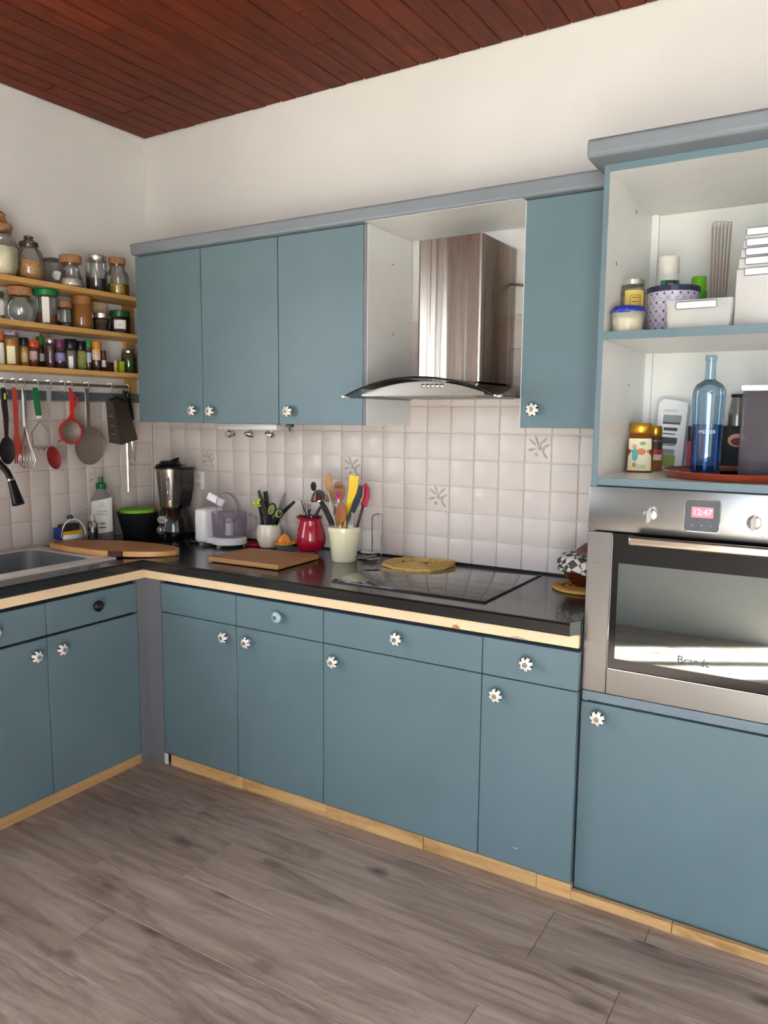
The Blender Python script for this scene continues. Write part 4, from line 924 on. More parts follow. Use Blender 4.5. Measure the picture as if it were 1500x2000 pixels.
part('pump_spout', MB().tube([(0, 0, h-.002), (0, 0, h+.028), (-.004, -.012, h+.031), (-.012, -.030, h+.028)], .004, 8), frosted('pump_clear', 'd8d2cc', .5), tp_, world=False)
# washing-up liquid
x_, y_ = .068, -.375
t = thing('soap_bottle', 'clear washing-up liquid bottle with green cap and white label', 'bottle', (x_, y_, CT))
rr = [(.92, 0), (1, .03), (1, .60), (.96, .72), (.75, .86), (.45, .95), (.42, 1)]
a_ = math.atan2(CAM.y-y_, CAM.x-x_); Mz = Matrix.Rotation(a_+PI/2, 4, 'Z')
part('body', MB().lathe([(q*.050, z*.235) for q, z in rr], seg=28, sy=.62).xf(Mz), frosted('soap_clear', 'a39a9c', .55, .12), t, world=False)
part('liquid', MB().lathe([(q*.046, .004+z*.215) for q, z in rr[:5]], seg=28, sy=.58).xf(Mz), frosted('soap_liquid', 'b9aeb0', .35, .1), t, world=False)
part('cap', MB().lathe([(.022, .235), (.023, .237), (.023, .258), (.015, .263), (.010, .264), (.009, .274), (.011, .276), (.010, .288), (0, .290)], seg=20), mat('deep_green', '0d6a36', .35), t, world=False)
mb = MB(); vs = []; fs = []
for i in range(13):
    an = -1.05+2.1*i/12
    px, py = .0515*math.sin(an), -.0322*math.cos(an)
    for z in (.028+.012*i/12, .178+.020*i/12): vs.append((px, py, z))
for i in range(12): fs.append((2*i, 2*i+2, 2*i+3, 2*i+1))
part('label', mb.add(vs, fs).xf(Mz), LABELW, t, world=False)
LBM = lambda z, x=0: Mz @ frame((x, -.0335, z), (1, 0, 0), (0, 0, 1))
GPR = mat('print_grey_green', '6a7068', .6, var=0)
text('lettering', 'U', .018, GPR, t, LBM(.163), world=False); text('lettering', 'LIQUIDE', .012, GPR, t, LBM(.134), world=False)
text('lettering', 'VAISSELLE', .011, GPR, t, LBM(.121), world=False)
part('ring_print', MB().tube([tuple(LBM(.163) @ Vector((.013*math.cos(a), .013*math.sin(a), .0002))) for a in arc(25, 0, 2*PI)[:-1]], .0005, 5, closed=True), GPR, t, world=False)
part('leaf_print', MB().prism([(.016*math.cos(a), .006*math.sin(a)) for a in arc(17, 0, 2*PI)[:-1]], 2, 0, .0006).xf(LBM(.078)), mat('leaf_green_print', '8fa08a', .6), t, world=False)
part('dish_print', MB().prism([(.018*math.cos(a), .004*math.sin(a)) for a in arc(17, 0, 2*PI)[:-1]], 2, 0, .0006).xf(LBM(.060)), mat('olive_print', '7a7a4a', .6), t, world=False)
# black pan with lime silicone lid
c = PX(269, 1010, .125)
t = thing('black_steamer', 'black tapered pan with a lime green silicone lid inside its rim', 'pan', (c.x, c.y, CT))
part('pan', MB().lathe([(.064, 0), (.068, .004), (.094, .115), (.096, .118), (.091, .118), (.066, .01), (0, .008)], (c.x, c.y, CT), 32), BLACKM, t)
part('lid', MB().lathe([(.084, .098), (.086, .118), (.082, .132), (.070, .126), (.035, .122), (0, .121)], (c.x, c.y, CT), 32), LIME, t)
# blender
bx_, by_ = on(340, -.165, 1000), -.165
t = thing('blender', 'black blender with a tapered steel jug, chrome dial and black handle', 'blender', (bx_, by_, CT))
part('base', MB().lathe([(.088, .003), (.092, .010), (.090, .05), (.080, .10), (.068, .135), (.062, .148), (0, .148)], seg=32), mat('gloss_black', '0c0c0e', .12, coat=.5, var=0), t, world=False)
jg = part('jug', MB().lathe([(.050, .149), (.051, .155), (.0655, .325), (.066, .330)], seg=32).xf(Matrix.Translation((-.012, -.006, 0))), steel('jug_steel', 'a49a8e', .25, 'Z'), t, world=False)
ld = part('lid', MB().lathe([(.070, .326), (.071, .334), (.062, .345), (.048, .352), (.045, .362), (.030, .364), (0, .364)], seg=32).xf(Matrix.Translation((-.012, -.006, 0))), BLACK, t, world=False)
part('lid_tab', MB().tube([(.0, -.01, .358), (.020, -.005, .366), (.040, 0, .376)], [.006, .007, .003], 8, flat=1.6), BLACK, ld, world=False)
part('pouring_lip', MB().bbox(.040, .112, -.030, .030, .327, .337, .003), BLACK, ld, world=False)
part('handle', MB().prism([(.036, .150), (.066, .150), (.084, .19), (.096, .25), (.098, .326), (.046, .326)], 1, -.038, .032), mat('gloss_black', '0c0c0e', .12), jg, world=False)
fa = math.atan2(CAM.y-by_, CAM.x-bx_)-.12
wn = []
for i in range(24):
    a = 2*PI*i/24; dz = .050*math.sin(a)+(.026 if math.sin(a) > 0 else -.026)*1; th = fa+.16*math.cos(a)*1.0; z = .240+dz*.72
    rad = .0515+(.0655-.0515)*(z-.155)/.17+.001
    wn.append((-.012+rad*math.cos(th), -.006+rad*math.sin(th), z))
part('level_window', MB().tube(wn, .0022, 6, closed=True), CHROME, jg, world=False)
ctr = Vector((sum(p[0] for p in wn)/24, sum(p[1] for p in wn)/24, .24))
part('level_glass', MB().add([ctr]+[Vector(p) for p in wn], [(0, 1+i, 1+(i+1) % 24) for i in range(24)]), mat('dark_window', '4a443e', .15), jg, world=False)
fb = fa-.62
P0 = Vector((.084*math.cos(fb), .084*math.sin(fb), 0)); dn = Vector((math.cos(fb), math.sin(fb), .12)).normalized()
Mk = lambda z, o=0: Matrix.Translation(P0+Vector((0, 0, z))+dn*o) @ dn.to_track_quat('Z', 'Y').to_matrix().to_4x4()
part('dial', MB().lathe([(.021, -.004), (.021, .004), (.017, .006), (.016, .018), (.013, .020), (0, .020)], seg=24).xf(Mk(.048)), mat('dial_metal', 'a8a6a2', .3, .8), t, world=False)
part('dial_ring', MB().lathe([(.026, -.008), (.026, .002), (.022, .003)], seg=24).xf(Mk(.048)), BLACKM, t, world=False)
bp_ = part('button_plate', MB().lathe([(.024, -.012), (.024, .002), (.022, .004), (0, .0045)], seg=24, sx=1.25, sy=.75).xf(Mk(.096, -.006)), mat('silver_plastic', 'b4b2ac', .35, .4), t, world=False)
for k in range(3): part('button', MB().ball((Mk(.096, -.006) @ Vector((0, 0, .0045)))+Vector((-.012+.012*k, 0, 0)).xyz*1.0, (.004, .004, .003), 8, 5), SILVER, bp_, world=False)
part('foot_ring', MB().lathe([(.086, 0), (.088, .004)], seg=24), BLACKM, t, world=False)
c = PZ(374, 1056, CT+.01)
single('power_plug', MB().tube([(c.x-.03, c.y+.03, CT+.006), (c.x-.01, c.y+.012, CT+.012), (c.x, c.y-.008, CT+.018), (c.x+.016, c.y-.018, CT+.010), (c.x+.028, c.y-.006, CT+.012), (c.x+.022, c.y+.018, CT+.006), (c.x, c.y+.02, CT+.005), (c.x-.014, c.y-.012, CT+.006), (c.x+.004, c.y-.024, CT+.005)], .0048, 8).bbox(c.x-.028, c.x-.002, c.y-.024, c.y-.004, CT, CT+.016, .004), BLACK, 'black power plug and coiled lead on the worktop beside the blender', 'plug')
# food processor
fx, fy = on(448, -.185, 1025), -.185
t = thing('food_processor', 'white food processor with a clear bowl and its clear lid stood inside', 'food processor', (fx, fy, CT))
part('motor_body', MB().bbox(-.142, -.076, -.075, .050, .014, .165, .016, 3), WHITEP, t, world=False)
part('base', MB().lathe([(.070, .010), (.076, .014), (.076, .034), (.068, .042), (.0, .042)], seg=36).bbox(-.130, -.02, -.06, .045, .012, .040, .008), WHITEP, t, world=False)
for (x, y) in ((.0, -.068), (.05, .04), (-.12, -.05), (-.12, .04)): part('foot', MB().lathe([(.010, 0), (.010, .012)], (x, y, 0), 12), mat('grey_foot', '8c8a88', .6), t, world=False)
CLR = frosted('grey_clear_plastic', 'cfc8d2', .10, .1)
bw_ = part('bowl', MB().shell([(.066, .043), (.074, .046), (.078, .150), (.079, .152), (.0765, .152), (.0715, .05), (.0, .048)], seg=36), CLR, t, world=False)
part('spindle', MB().lathe([(.018, .049), (.016, .110), (.010, .125), (0, .126)], seg=18), WHITEP, bw_, world=False)
part('bowl_handle', MB().tube([(.070, .045, .060), (.100, .060, .075), (.102, .062, .130), (.074, .046, .145)], .007, 8), CLR, bw_, world=False)
# lid on edge: rotate a shallow cap so that it leans in the bowl
d_ = Vector((1.0, -.02, .28)).normalized()
ML = Matrix.Translation((.004, -.006, .172)) @ d_.to_track_quat('Z', 'Y').to_matrix().to_4x4()
li = part('lid', MB().shell([(.066, -.012), (.068, -.004), (.066, .010), (.052, .018), (0, .020)], seg=32).xf(ML), CLR, t, world=False)
part('lid_rim', MB().tube([tuple(ML @ Vector((.067*math.cos(a), .067*math.sin(a), -.008))) for a in arc(33, 0, 2*PI)[:-1]], .0028, 6, closed=True), CLR, li, world=False)
part('feed_tube', MB().bbox(-.020, .016, -.017, .017, 0, .082, .004).xf(Matrix.Translation((-.030, .004, .186)) @ Vector((-.80, -.30, .42)).to_track_quat('Z', 'Y').to_matrix().to_4x4()), WHITEP, li, world=False)
# cream pot with knives and scissors
def fan(mb_fn, *a): return mb_fn(*a)
def stick(u, v, ub, vb, y, dy=0.0):
    """two points of a thing leaning in a pot: its top pixel and its bottom pixel near depth y"""
    return PY(u, v, y+dy), PY(ub, vb, y)
cx, cy = on(525, -.115, 1035), -.115
t = thing('cream_pot', 'small cream tumbler-shaped pot holding knives and scissors', 'pot', (cx, cy, CT))
part('body', MB().lathe([(.032, 0), (.040, .006), (.052, .035), (.055, .060), (.052, .085), (.047, .104), (.044, .104), (.048, .085), (.050, .06), (.038, .012), (0, .010)], seg=32), mat('cream_glaze_dark', 'e6dcc8', .25, coat=.4, var=.02), t, world=False)
part('pink_base', MB().lathe([(.030, 0), (.0412, .0055), (.0408, .008)], seg=28), mat('faded_pink', 'dcb0a4', .5), t, world=False)
def leaner(name, label, pts, w, m, y, th=.008, cat='knife', extra=None, dy=None):
    """flat tool leaning in a pot: pixel centre line, widths in pixels, set at depth y"""
    P_ = [PY(u, v, y+(dy[i] if dy else 0)) for i, (u, v) in enumerate(pts)]; k = depth(P_[0])/FPX; vs = []; fs = []
    for i, p in enumerate(P_):
        tt = (P_[min(i+1, len(P_)-1)]-P_[max(i-1, 0)]); s_ = Vector((tt.z, 0, -tt.x)).normalized()*w[i]/2*k*1.1
        vs += [p+s_+Vector((0, -th/3, 0)), p-s_+Vector((0, -th/3, 0)), p-s_*.9+Vector((0, th/2, 0)), p+s_*.9+Vector((0, th/2, 0))]
    for i in range(len(P_)-1):
        for j in range(4): fs.append((4*i+j, 4*i+(j+1) % 4, 4*i+4+(j+1) % 4, 4*i+4+j))
    fs += [(0, 1, 2, 3), tuple(4*(len(P_)-1)+j for j in (3, 2, 1, 0))]
    mb = MB().add(vs, fs)
    if label is None: return mb, P_
    return single(name, mb, m, label, cat, loc=P_[-1])
yk = cy
leaner('kitchen_knife', 'dark grey knife handle with pointed end in the cream tumbler-shaped pot', [(505, 958), (512, 980), (519, 1000), (522, 1030), (522, 1048)], [4, 9, 8, 5, 3], mat('dark_grey_handle', '33332f', .45), yk+.012)
leaner('kitchen_knife', 'straight black and cream knife handle in the cream tumbler-shaped pot', [(518, 960), (523, 990), (525, 1020), (525, 1045)], [9, 8, 6, 4], [mat('black_cream_handle', '1d1c18', .4)], yk+.022)
leaner('kitchen_knife', 'grey blade pointing up out of the cream tumbler-shaped pot', [(557, 962), (550, 985), (543, 1010), (536, 1040)], [3, 8, 8, 5], mat('grey_blade', '8a8a8c', .3, .7), yk+.025, th=.003)
leaner('kitchen_knife', 'black knife handle with a steel spine leaning out of the cream tumbler-shaped pot', [(575, 980), (560, 994), (545, 1010), (533, 1040)], [4, 7, 6, 4], BLACK, yk-.005)
t = thing('scissors', 'black scissors with lime green finger loops', 'scissors', (cx+.01, cy-.02, CT+.02))
LG_ = mat('lime_yellow_grip', 'b4cc2e', .4)
for (u, v, ru, rv, tl) in ((531, 995, 8, 12, -.5), (545, 1003, 8, 10, -.9)):
    c = PY(u, v, cy-.022); k = depth(c)/FPX; R_ = Matrix.Rotation(tl, 2); pts = []
    for a in arc(21, 0, 2*PI)[:-1]:
        q = R_ @ Vector((math.cos(a)*ru*k, math.sin(a)*rv*k)); pts.append((c.x+q.x, c.y, c.z+q.y))
    lp_ = part('finger_loop', MB().tube(pts, .0042, 8, closed=True), BLACK, t)
    part('loop_lining', MB().tube([(c.x+(p[0]-c.x)*.80, p[1]-.0015, c.z+(p[2]-c.z)*.80) for p in pts], .0022, 6, closed=True), LG_, lp_)
mb_, P_ = leaner('x', None, [(528, 1005), (527, 1020), (526, 1048)], [10, 9, 4], None, cy-.022); part('shank', mb_, BLACK, t)
mb_, P_ = leaner('x', None, [(540, 1011), (532, 1022), (527, 1048)], [8, 8, 4], None, cy-.020); part('shank', mb_, BLACK, t)
t = thing('lime_peeler', 'lime green frilled peeler top in the cream tumbler-shaped pot', 'peeler', PY(512, 1030, cy))
mb_, P_ = leaner('x', None, [(507, 990), (511, 1005), (514, 1040)], [6, 7, 4], None, cy); part('handle', mb_, BLACKM, t)
mb = MB()
for (u, v, r_) in ((497, 983, .009), (504, 982, .010), (506, 976, .008), (501, 988, .008)): mb.ball(PY(u, v, cy), r_, 10, 7)
part('head', mb, LG_, t)
# red spoon rest, citrus juicer
c = PZ(508, 1058, CT); 
single('spoon_rest', MB().lathe([(.0, .002), (.050, .002), (.058, .010), (.060, .0105), (.060, .008), (.050, 0), (0, 0)], (c.x+.035, c.y-.095, CT), 32, sx=1.25, sy=.62), mat('red_dish', 'b3162a', .25, coat=.3), 'shallow red spoon rest dish in front of the cream tumbler-shaped pot', 'dish')
jx, jy = on(556, -.146, 1065), -.146
t = thing('citrus_juicer', 'orange plastic citrus reamer on a clear cup', 'juicer', (jx, jy, CT))
part('cup', MB().shell([(.034, 0), (.036, .003), (.040, .030)], seg=28), CLR, t, world=False)
part('dish', MB().lathe([(.030, .026), (.044, .030), (.046, .040), (.043, .040), (.040, .033), (0, .033)], seg=28), ORANGE, t, world=False)
mb = MB(); vs = []; fs = []; n = 28
for (r_, z) in ((.026, .034), (.023, .046), (.016, .060), (.007, .070), (.0005, .074)):
    for i in range(n): a = 2*PI*i/n; q = r_*(1+.13*math.cos(7*a*2)); vs.append((q*math.cos(a), q*math.sin(a), z))
for i in range(4):
    for k in range(n): fs.append((i*n+k, i*n+(k+1) % n, (i+1)*n+(k+1) % n, (i+1)*n+k))
part('reamer', mb.add(vs, fs), ORANGE, t, world=False)
part('lug', MB().bbox(.040, .060, -.008, .008, .036, .041, .002), ORANGE, t, world=False)
# red jug on three feet
rx_, ry_ = on(607, -.150, 1040), -.150
t = thing('red_jug', 'glossy red pot-bellied jug on little feet holding forks', 'jug', (rx_, ry_, CT))
part('body', MB().lathe([(.0, .014), (.035, .014), (.052, .024), (.063, .052), (.062, .080), (.052, .115), (.044, .140), (.046, .155), (.049, .158), (.045, .157), (.041, .142), (.048, .115), (.056, .08), (.05, .04), (0, .022)], seg=36), RED, t, world=False)
for a in (-.4, -2.0, 1.6): part('foot', MB().tube([(.044*math.cos(a), .044*math.sin(a), .024), (.048*math.cos(a), .048*math.sin(a), 0)], [.008, .006], 8), RED, t, world=False)
part('rim', MB().tube([(.048*math.cos(a), .048*math.sin(a), .157) for a in arc(33, 0, 2*PI)[:-1]], .0025, 6, closed=True), mat('dark_red_rim', '5c0c18', .2), t, world=False)
part('spout', MB().lathe([(.004, 0), (.010, .012), (.013, .02)], seg=12).xf(Matrix.Translation((-.044, -.010, .142)) @ Matrix.Rotation(-.5, 4, 'Y')), RED, t, world=False)
DKST = mat('dark_steel', '3c3a3a', .3, .8)
for i, (u, v) in enumerate(((589, 976), (597, 981), (603, 984), (607, 986))):
    pass
def fork(u, v, ub, vb, label):
    t = thing('fork', label, 'fork', PY(ub, vb, ry_))
    d0 = Vector((ub-u, vb-v)).normalized()
    for k in range(4):
        o_ = (k-1.5)*5.0
        part('tine', MB().tube([PY(u+o_, v+k*1.5, ry_), PY(u+o_*.9+d0.x*18, v+d0.y*18, ry_)], .0016, 6), DKST, t)
    part('handle', MB().tube([PY(u+d0.x*16, v+d0.y*16, ry_), PY(u+d0.x*24, v+d0.y*24, ry_), PY(ub, vb, ry_)], [.014, .008, .004], 8, flat=.3), DKST, t)
fork(597, 980, 608, 1040, 'dark steel fork with its tines up in the red jug')
leaner('cutlery_handle', 'dark slim handle leaning out of the red jug', [(626, 990), (618, 1004), (610, 1040)], [4, 5, 3], mat('dark_red_handle', '2c1616', .4), ry_+.012, cat='cutlery')
leaner('cutlery_handle', 'thin pointed skewer leaning out of the red jug', [(588, 977), (598, 1004), (604, 1040)], [1.2, 2, 2], DKST, ry_+.016, th=.002, cat='cutlery')
# cream utensil pot
ux_, uy_ = on(672, -.195, 1050), -.195
t = thing('utensil_pot', 'tall cream straight-sided pot crammed with cooking utensils', 'pot', (ux_, uy_, CT))
part('body', MB().lathe([(.0, .001), (.047, 0), (.0495, .003), (.0645, .136), (.0650, .138), (.0615, .138), (.047, .012), (0, .010)], seg=40), CREAM, t, world=False)
part('rim_band', MB().lathe([(.0640, .118), (.0655, .119), (.0662, .138), (.0648, .1385)], seg=40), CREAM, t, world=False)
WSP = wood('spoon_wood', 'a9764a', 'c1925f', 'Z', 6, .6, .05); WSP2 = wood('spoon_wood_red', '8a4a22', 'a96a3a', 'Z', 6, .55, .05)
def pspoon(name, label, u, v, ru, rv, ub, vb, m, dy, cat='spoon', tilt=0, slots=0, hw=5):
    y = uy_+dy; t = thing(name, label, cat, PY(ub, vb, y))
    c = PY(u, v, y); k = depth(c)/FPX; R_ = Matrix.Rotation(tilt, 2); mb = MB()
    n = 20; vs = [(c.x, y-.004, c.z)]; fs = []
    for (rr_, yy) in ((.6, -.003), (1, 0), (1, .003), (.6, .008), (.05, .010)):
        for i in range(n):
            a = 2*PI*i/n; q = R_ @ Vector((math.cos(a)*ru*rr_*1.08, math.sin(a)*rv*rr_)); vs.append((c.x+q.x*k, y+yy, c.z+q.y*k))
    for i in range(n): fs.append((0, 1+(i+1) % n, 1+i))
    for r in range(4):
        for i in range(n): fs.append((1+r*n+i, 1+r*n+(i+1) % n, 1+(r+1)*n+(i+1) % n, 1+(r+1)*n+i))
    part('head', mb.add(vs, fs), m, t)
    e = Vector((ub-u, vb-v)).normalized()
    part('handle', MB().tube([PY(u+e.x*rv*.85, v+e.y*rv*.85, y+.003), PY((u+ub)/2, (v+vb)/2, y+.001), PY(ub, vb, y)], [hw*k*.5, hw*k*.5, hw*k*.45], 10), m, t)
    for s_ in range(slots):
        p = PY(u-5+5*s_, v-9, y-.0045); part('slot', MB().ball(p, (.0028, .001, .008), 8, 6), mat('slot_dark', '4a2814', .8), t)
    return t
pspoon('wooden_spoon', 'pale wooden spoon standing tallest in the cream utensil pot', 641, 942, 8, 18, 665, 1045, WSP, .025)
pspoon('slotted_spoon', 'brown slotted wooden spoon in the cream utensil pot', 661, 960, 14, 20, 668, 1045, mat('slotted_brown', '9a6a3e', .5, var=.1), .012, slots=3)
pspoon('wooden_spoon', 'small reddish wooden spoon at the front of the cream utensil pot', 666, 1002, 11.5, 20, 668, 1048, WSP2, -.030)
pspoon('black_spoon', 'black plastic spoon tip behind the ladle', 612, 950, 6, 9, 655, 1045, BLACKM, .040)
t = thing('ladle', 'polished steel ladle with a black handle leaning out of the cream utensil pot', 'ladle', PY(660, 1045, uy_))
c = PY(625, 978, uy_-.020)
part('bowl', MB().lathe([(0, -.046), (.016, -.043), (.030, -.030), (.037, -.012), (.040, .0), (.041, .002), (.037, .001), (.034, -.012), (.027, -.027), (.014, -.038), (0, -.041)], seg=28).xf(Matrix.Translation(c) @ Matrix.Rotation(3.0, 4, 'X') @ Matrix.Rotation(.15, 4, 'Y')), CHROME, t)
mb_, P_ = leaner('x', None, [(624, 976), (634, 992), (645, 1015), (656, 1045)], [6, 11, 11, 8], None, uy_+.012); part('handle', mb_, BLACKM, t)
t = thing('yellow_spatula', 'bright yellow flat spatula in the cream utensil pot', 'spatula', PY(674, 1045, uy_))
mb_, P_ = leaner('x', None, [(692, 929), (690, 955), (684, 975), (680, 992)], [20, 19, 13, 8], None, uy_+.004, th=.004); part('blade', mb_, YELLOW, t)
mb_, P_ = leaner('x', None, [(680, 990), (676, 1020), (674, 1045)], [7, 6, 5], None, uy_+.004); part('handle', mb_, YELLOW, t)
t = thing('black_spatula', 'black handled steel spatula in the cream utensil pot', 'spatula', PY(682, 1045, uy_-.01))
mb_, P_ = leaner('x', None, [(704, 948), (702, 965), (694, 985), (688, 1000)], [7, 11, 12, 9], None, uy_-.010, th=.010); part('handle', mb_, BLACK, t)
mb_, P_ = leaner('x', None, [(688, 998), (684, 1012), (682, 1045)], [8, 17, 14], None, uy_-.010, th=.002); part('blade', mb_, mat('spatula_steel', '8b8784', .3, .8), t)
t = thing('red_spatula', 'dark pink silicone spatula with a slim dark handle in the cream utensil pot', 'spatula', PY(690, 1045, uy_+.008))
mb_, P_ = leaner('x', None, [(712, 945), (717, 955), (716, 972), (710, 988)], [7, 11, 12, 12], None, uy_+.008, th=.008); part('blade', mb_, mat('raspberry_silicone', 'a8203e', .45), t)
mb_, P_ = leaner('x', None, [(710, 986), (704, 1005), (694, 1045)], [5, 4, 4], None, uy_+.008); part('handle', mb_, mat('maroon_handle', '3f1218', .4), t)
t = thing('pink_ring_tool', 'small kitchen tool with a bright pink ring end in the cream utensil pot', 'utensil', PY(668, 1045, uy_-.02))
c = PY(661, 969, uy_-.020)
part('ring', MB().tube([(c.x+.0085*math.cos(a), c.y, c.z+.0085*math.sin(a)) for a in arc(17, 0, 2*PI)[:-1]], .0042, 8, closed=True), mat('pink_plastic', 'd62a86', .4), t)
mb_, P_ = leaner('x', None, [(661, 975), (664, 1000), (668, 1045)], [4, 4, 4], None, uy_-.018); part('shaft', mb_, CHROME, t)
t = thing('small_whisk', 'small steel wire whisk in the cream utensil pot', 'whisk', PY(660, 1045, uy_-.02))
for k in range(5): part('wire_loop', MB().tube([PY(652, 1012, uy_-.02), PY(645-4+k*3, 985, uy_-.02-.004*k), PY(643+k*1.5, 972, uy_-.02), PY(650+k*2, 986, uy_-.012+.003*k), PY(654, 1012, uy_-.02)], .0010, 5), CHROME, t)
part('handle', MB().tube([PY(653, 1010, uy_-.02), PY(660, 1045, uy_-.02)], .004, 8), CHROME, t)
# chrome ladle stand
sx_, sy_ = on(722, -.085, 1080), -.085
t = thing('ladle_rest', 'chrome wire rest with a round dish and upright loop', 'ladle rest', (sx_, sy_, CT))
k = depth((sx_, sy_, CT))/FPX
part('dish', MB().lathe([(0, .014), (.024, .015), (.036, .022), (.038, .024), (.036, .0245), (.024, .018), (0, .017)], seg=28), CHROME, t, world=False)
q = lambda u, v, y: PY(u, v, y)
part('frame', MB().tube([q(727, 1078, -.075), q(727, 1012, -.075), q(729, 1006, -.077), q(736, 1004, -.080), q(743, 1004, -.083), q(747, 1006, -.085), q(745, 1030, -.085), q(745, 1086, -.085)], .0024, 8), CHROME, t)
part('frame', MB().tube([q(739, 1006, -.075), q(741, 1040, -.08), q(744, 1075, -.083)], .0018, 8), CHROME, t)
bz = CT+.003
part('base_wire', MB().tube([(sx_+.05, sy_-.005, bz), (sx_+.03, sy_-.05, bz), (sx_-.02, sy_-.055, bz), (sx_-.028, sy_-.045, bz), (sx_+.01, sy_-.03, bz), (sx_+.01, sy_+.02, bz), (sx_+.02, sy_+.02, bz+.012)], .0026, 8), CHROME, t)
# rectangular board
zt_ = CT+.021
cs = [PZ(u, v, zt_) for u, v in ((407, 1087), (543, 1104), (622, 1083), (490, 1070))]
t = thing('chopping_board', 'rectangular wooden chopping board lying near the worktop edge', 'chopping board', ((cs[0]+cs[2])/2).to_tuple()[:2]+(CT,))
ins = lambda a, k: [(sum((p.x for p in cs))/4*(1-k)+p.x*k, sum((p.y for p in cs))/4*(1-k)+p.y*k) for p in a]
part('slab', MB().prism(ins(cs, 1), 2, CT+.004, zt_), wood('slab_wood', 'a8743f', 'c08d57', 'X', 6, .5, .03), t)
part('feet', MB().prism(ins(cs, .93), 2, CT, CT+.0042), mat('board_under', '4a3018', .7), t)
a_, b_ = cs[0], cs[1]; m0 = a_*.745+b_*.255
# straw cat-shaped mat, half on the hob
zt_ = .859
out = [(745, 1101), (752, 1095), (768, 1091), (784, 1090), (790, 1085), (799, 1090), (840, 1092), (868, 1094), (880, 1092), (890, 1097), (884, 1103), (868, 1110), (840, 1114), (800, 1113), (765, 1108)]
P_ = [PZ(u, v, zt_+.006) for u, v in out]
P_ = [Vector((p.x, min(p.y, -.012), 0)) for p in P_]
STRAW = mat('woven_straw', 'c49a50', .8, col2='e0c07c', vscale=70, bump=1.0, bscale=160, stretch=(1, 2.5, 1))
t = thing('straw_mat', 'woven straw pot mat shaped like a cat head on the hob', 'pot mat', (1.57, -.10, zt_+.0002))
part('weave', MB().prism([(p.x, p.y) for p in P_], 2, zt_+.0002, zt_+.007), STRAW, t)
cc = sum(P_, Vector())/len(P_)
for k_ in (.95, .72, .48, .25): part('braid', MB().tube([cc+(p-cc)*k_+Vector((0, 0, zt_+.0072)) for p in P_], .0028, 6, closed=True), STRAW, t)
for (u, v) in ((787, 1097), (832, 1100)): p = PZ(u, v, zt_+.008); part('eye', MB().lathe([(.007, 0), (.007, .003), (0, .0032)], (p.x, p.y, zt_+.0075), 12), mat('eye_brown', '5a3c1c', .7), t)
# coiled trivet with covered bowl beside the oven column
tx_, ty_ = 2.255, -.175
t = thing('coiled_trivet', 'round coiled brown and yellow woven trivet beside the oven column', 'trivet', (tx_, ty_, CT))
for i, rr_ in enumerate((.100, .090, .080, .069, .058, .047, .036, .025, .013)):
    part('coil', MB().tube([(rr_*math.cos(a), rr_*math.sin(a), .006) for a in arc(33, 0, 2*PI)[:-1]], .0056, 7, closed=True), (mat('coil_yellow', 'c99a4a', .7, bump=.5), mat('coil_brown', '8a4a1e', .6, bump=.5))[i % 2 if i > 1 else 0], t, world=False)
t = thing('covered_bowl', 'dark red-brown bowl covered with black and white patterned cloth', 'bowl', (tx_+.005, ty_+.01, CT+.0118))
part('bowl', MB().lathe([(.045, 0), (.048, .006), (.070, .03), (.088, .062), (.090, .066), (.086, .066), (.066, .034), (0, .012)], seg=32), mat('red_brown_glaze', '4c1a12', .2, coat=.4), t, world=False)
ck_, nt, b = newmat('check_cloth'); tcn = N(nt, 'ShaderNodeTexCoord'); chn = N(nt, 'ShaderNodeTexChecker', i={'Scale': 42.0}); chn.inputs['Color1'].default_value = lin('dcd6cc'); chn.inputs['Color2'].default_value = lin('4b4744')
mpn = N(nt, 'ShaderNodeMapping'); mpn.inputs['Rotation'].default_value = (.5, .6, .78); nt.links.new(tcn.outputs['Object'], mpn.inputs[0]); nt.links.new(mpn.outputs[0], chn.inputs[0]); nt.links.new(chn.outputs[0], b.inputs['Base Color']); b.inputs['Roughness'].default_value = .85
cl = MB(); vs = []; fs = []; n = 40
for (r_, z) in ((.086, .052), (.096, .058), (.099, .074), (.094, .094), (.080, .104), (.055, .108), (.02, .109), (.0005, .110)):
    for i in range(n): a = 2*PI*i/n; w_ = 1+.035*math.sin(9*a)+.02*math.sin(5*a+1); vs.append((r_*w_*math.cos(a), r_*w_*math.sin(a), z+.004*math.sin(6*a)))
for i in range(7):
    for k_ in range(n): fs.append((i*n+k_, i*n+(k_+1) % n, (i+1)*n+(k_+1) % n, (i+1)*n+k_))
part('cloth_cover', cl.add(vs, fs), ck_, t, world=False, label='black and white patterned cloth cover')
part('brown_pouch', MB().lathe([(.060, .104), (.058, .120), (.035, .140), (.014, .150), (.010, .156), (.014, .164), (.009, .172), (0, .173)], (.025, .01, 0), 20, sx=1.1), mat('brown_leather', '6b4a38', .6, var=.15), t, world=False)
dc = (Vector((CAM.x, CAM.y, 0))-Vector((tx_, ty_, 0))).normalized()
tagm = frame(Vector((.055, -.085, .052)), Vector((-dc.y, dc.x, .25)), Vector((-.2, -.1, 1)))
tg = part('price_tag', MB().prism(rrect(0, 0, .050, .062, .014), 2, 0, .0015).xf(tagm), LABELW, t, world=False)
part('tag_print', MB().prism(rrect(.012, 0, .018, .05, .004), 2, .0015, .002).xf(tagm), mat('tag_yellow', 'd2bd7e', .5), tg, world=False)
text('lettering', 'PRIX', .011, INK, t, tagm @ Matrix.Translation((-.010, -.004, .0021)) @ Matrix.Rotation(1.35, 4, 'Z'), world=False)

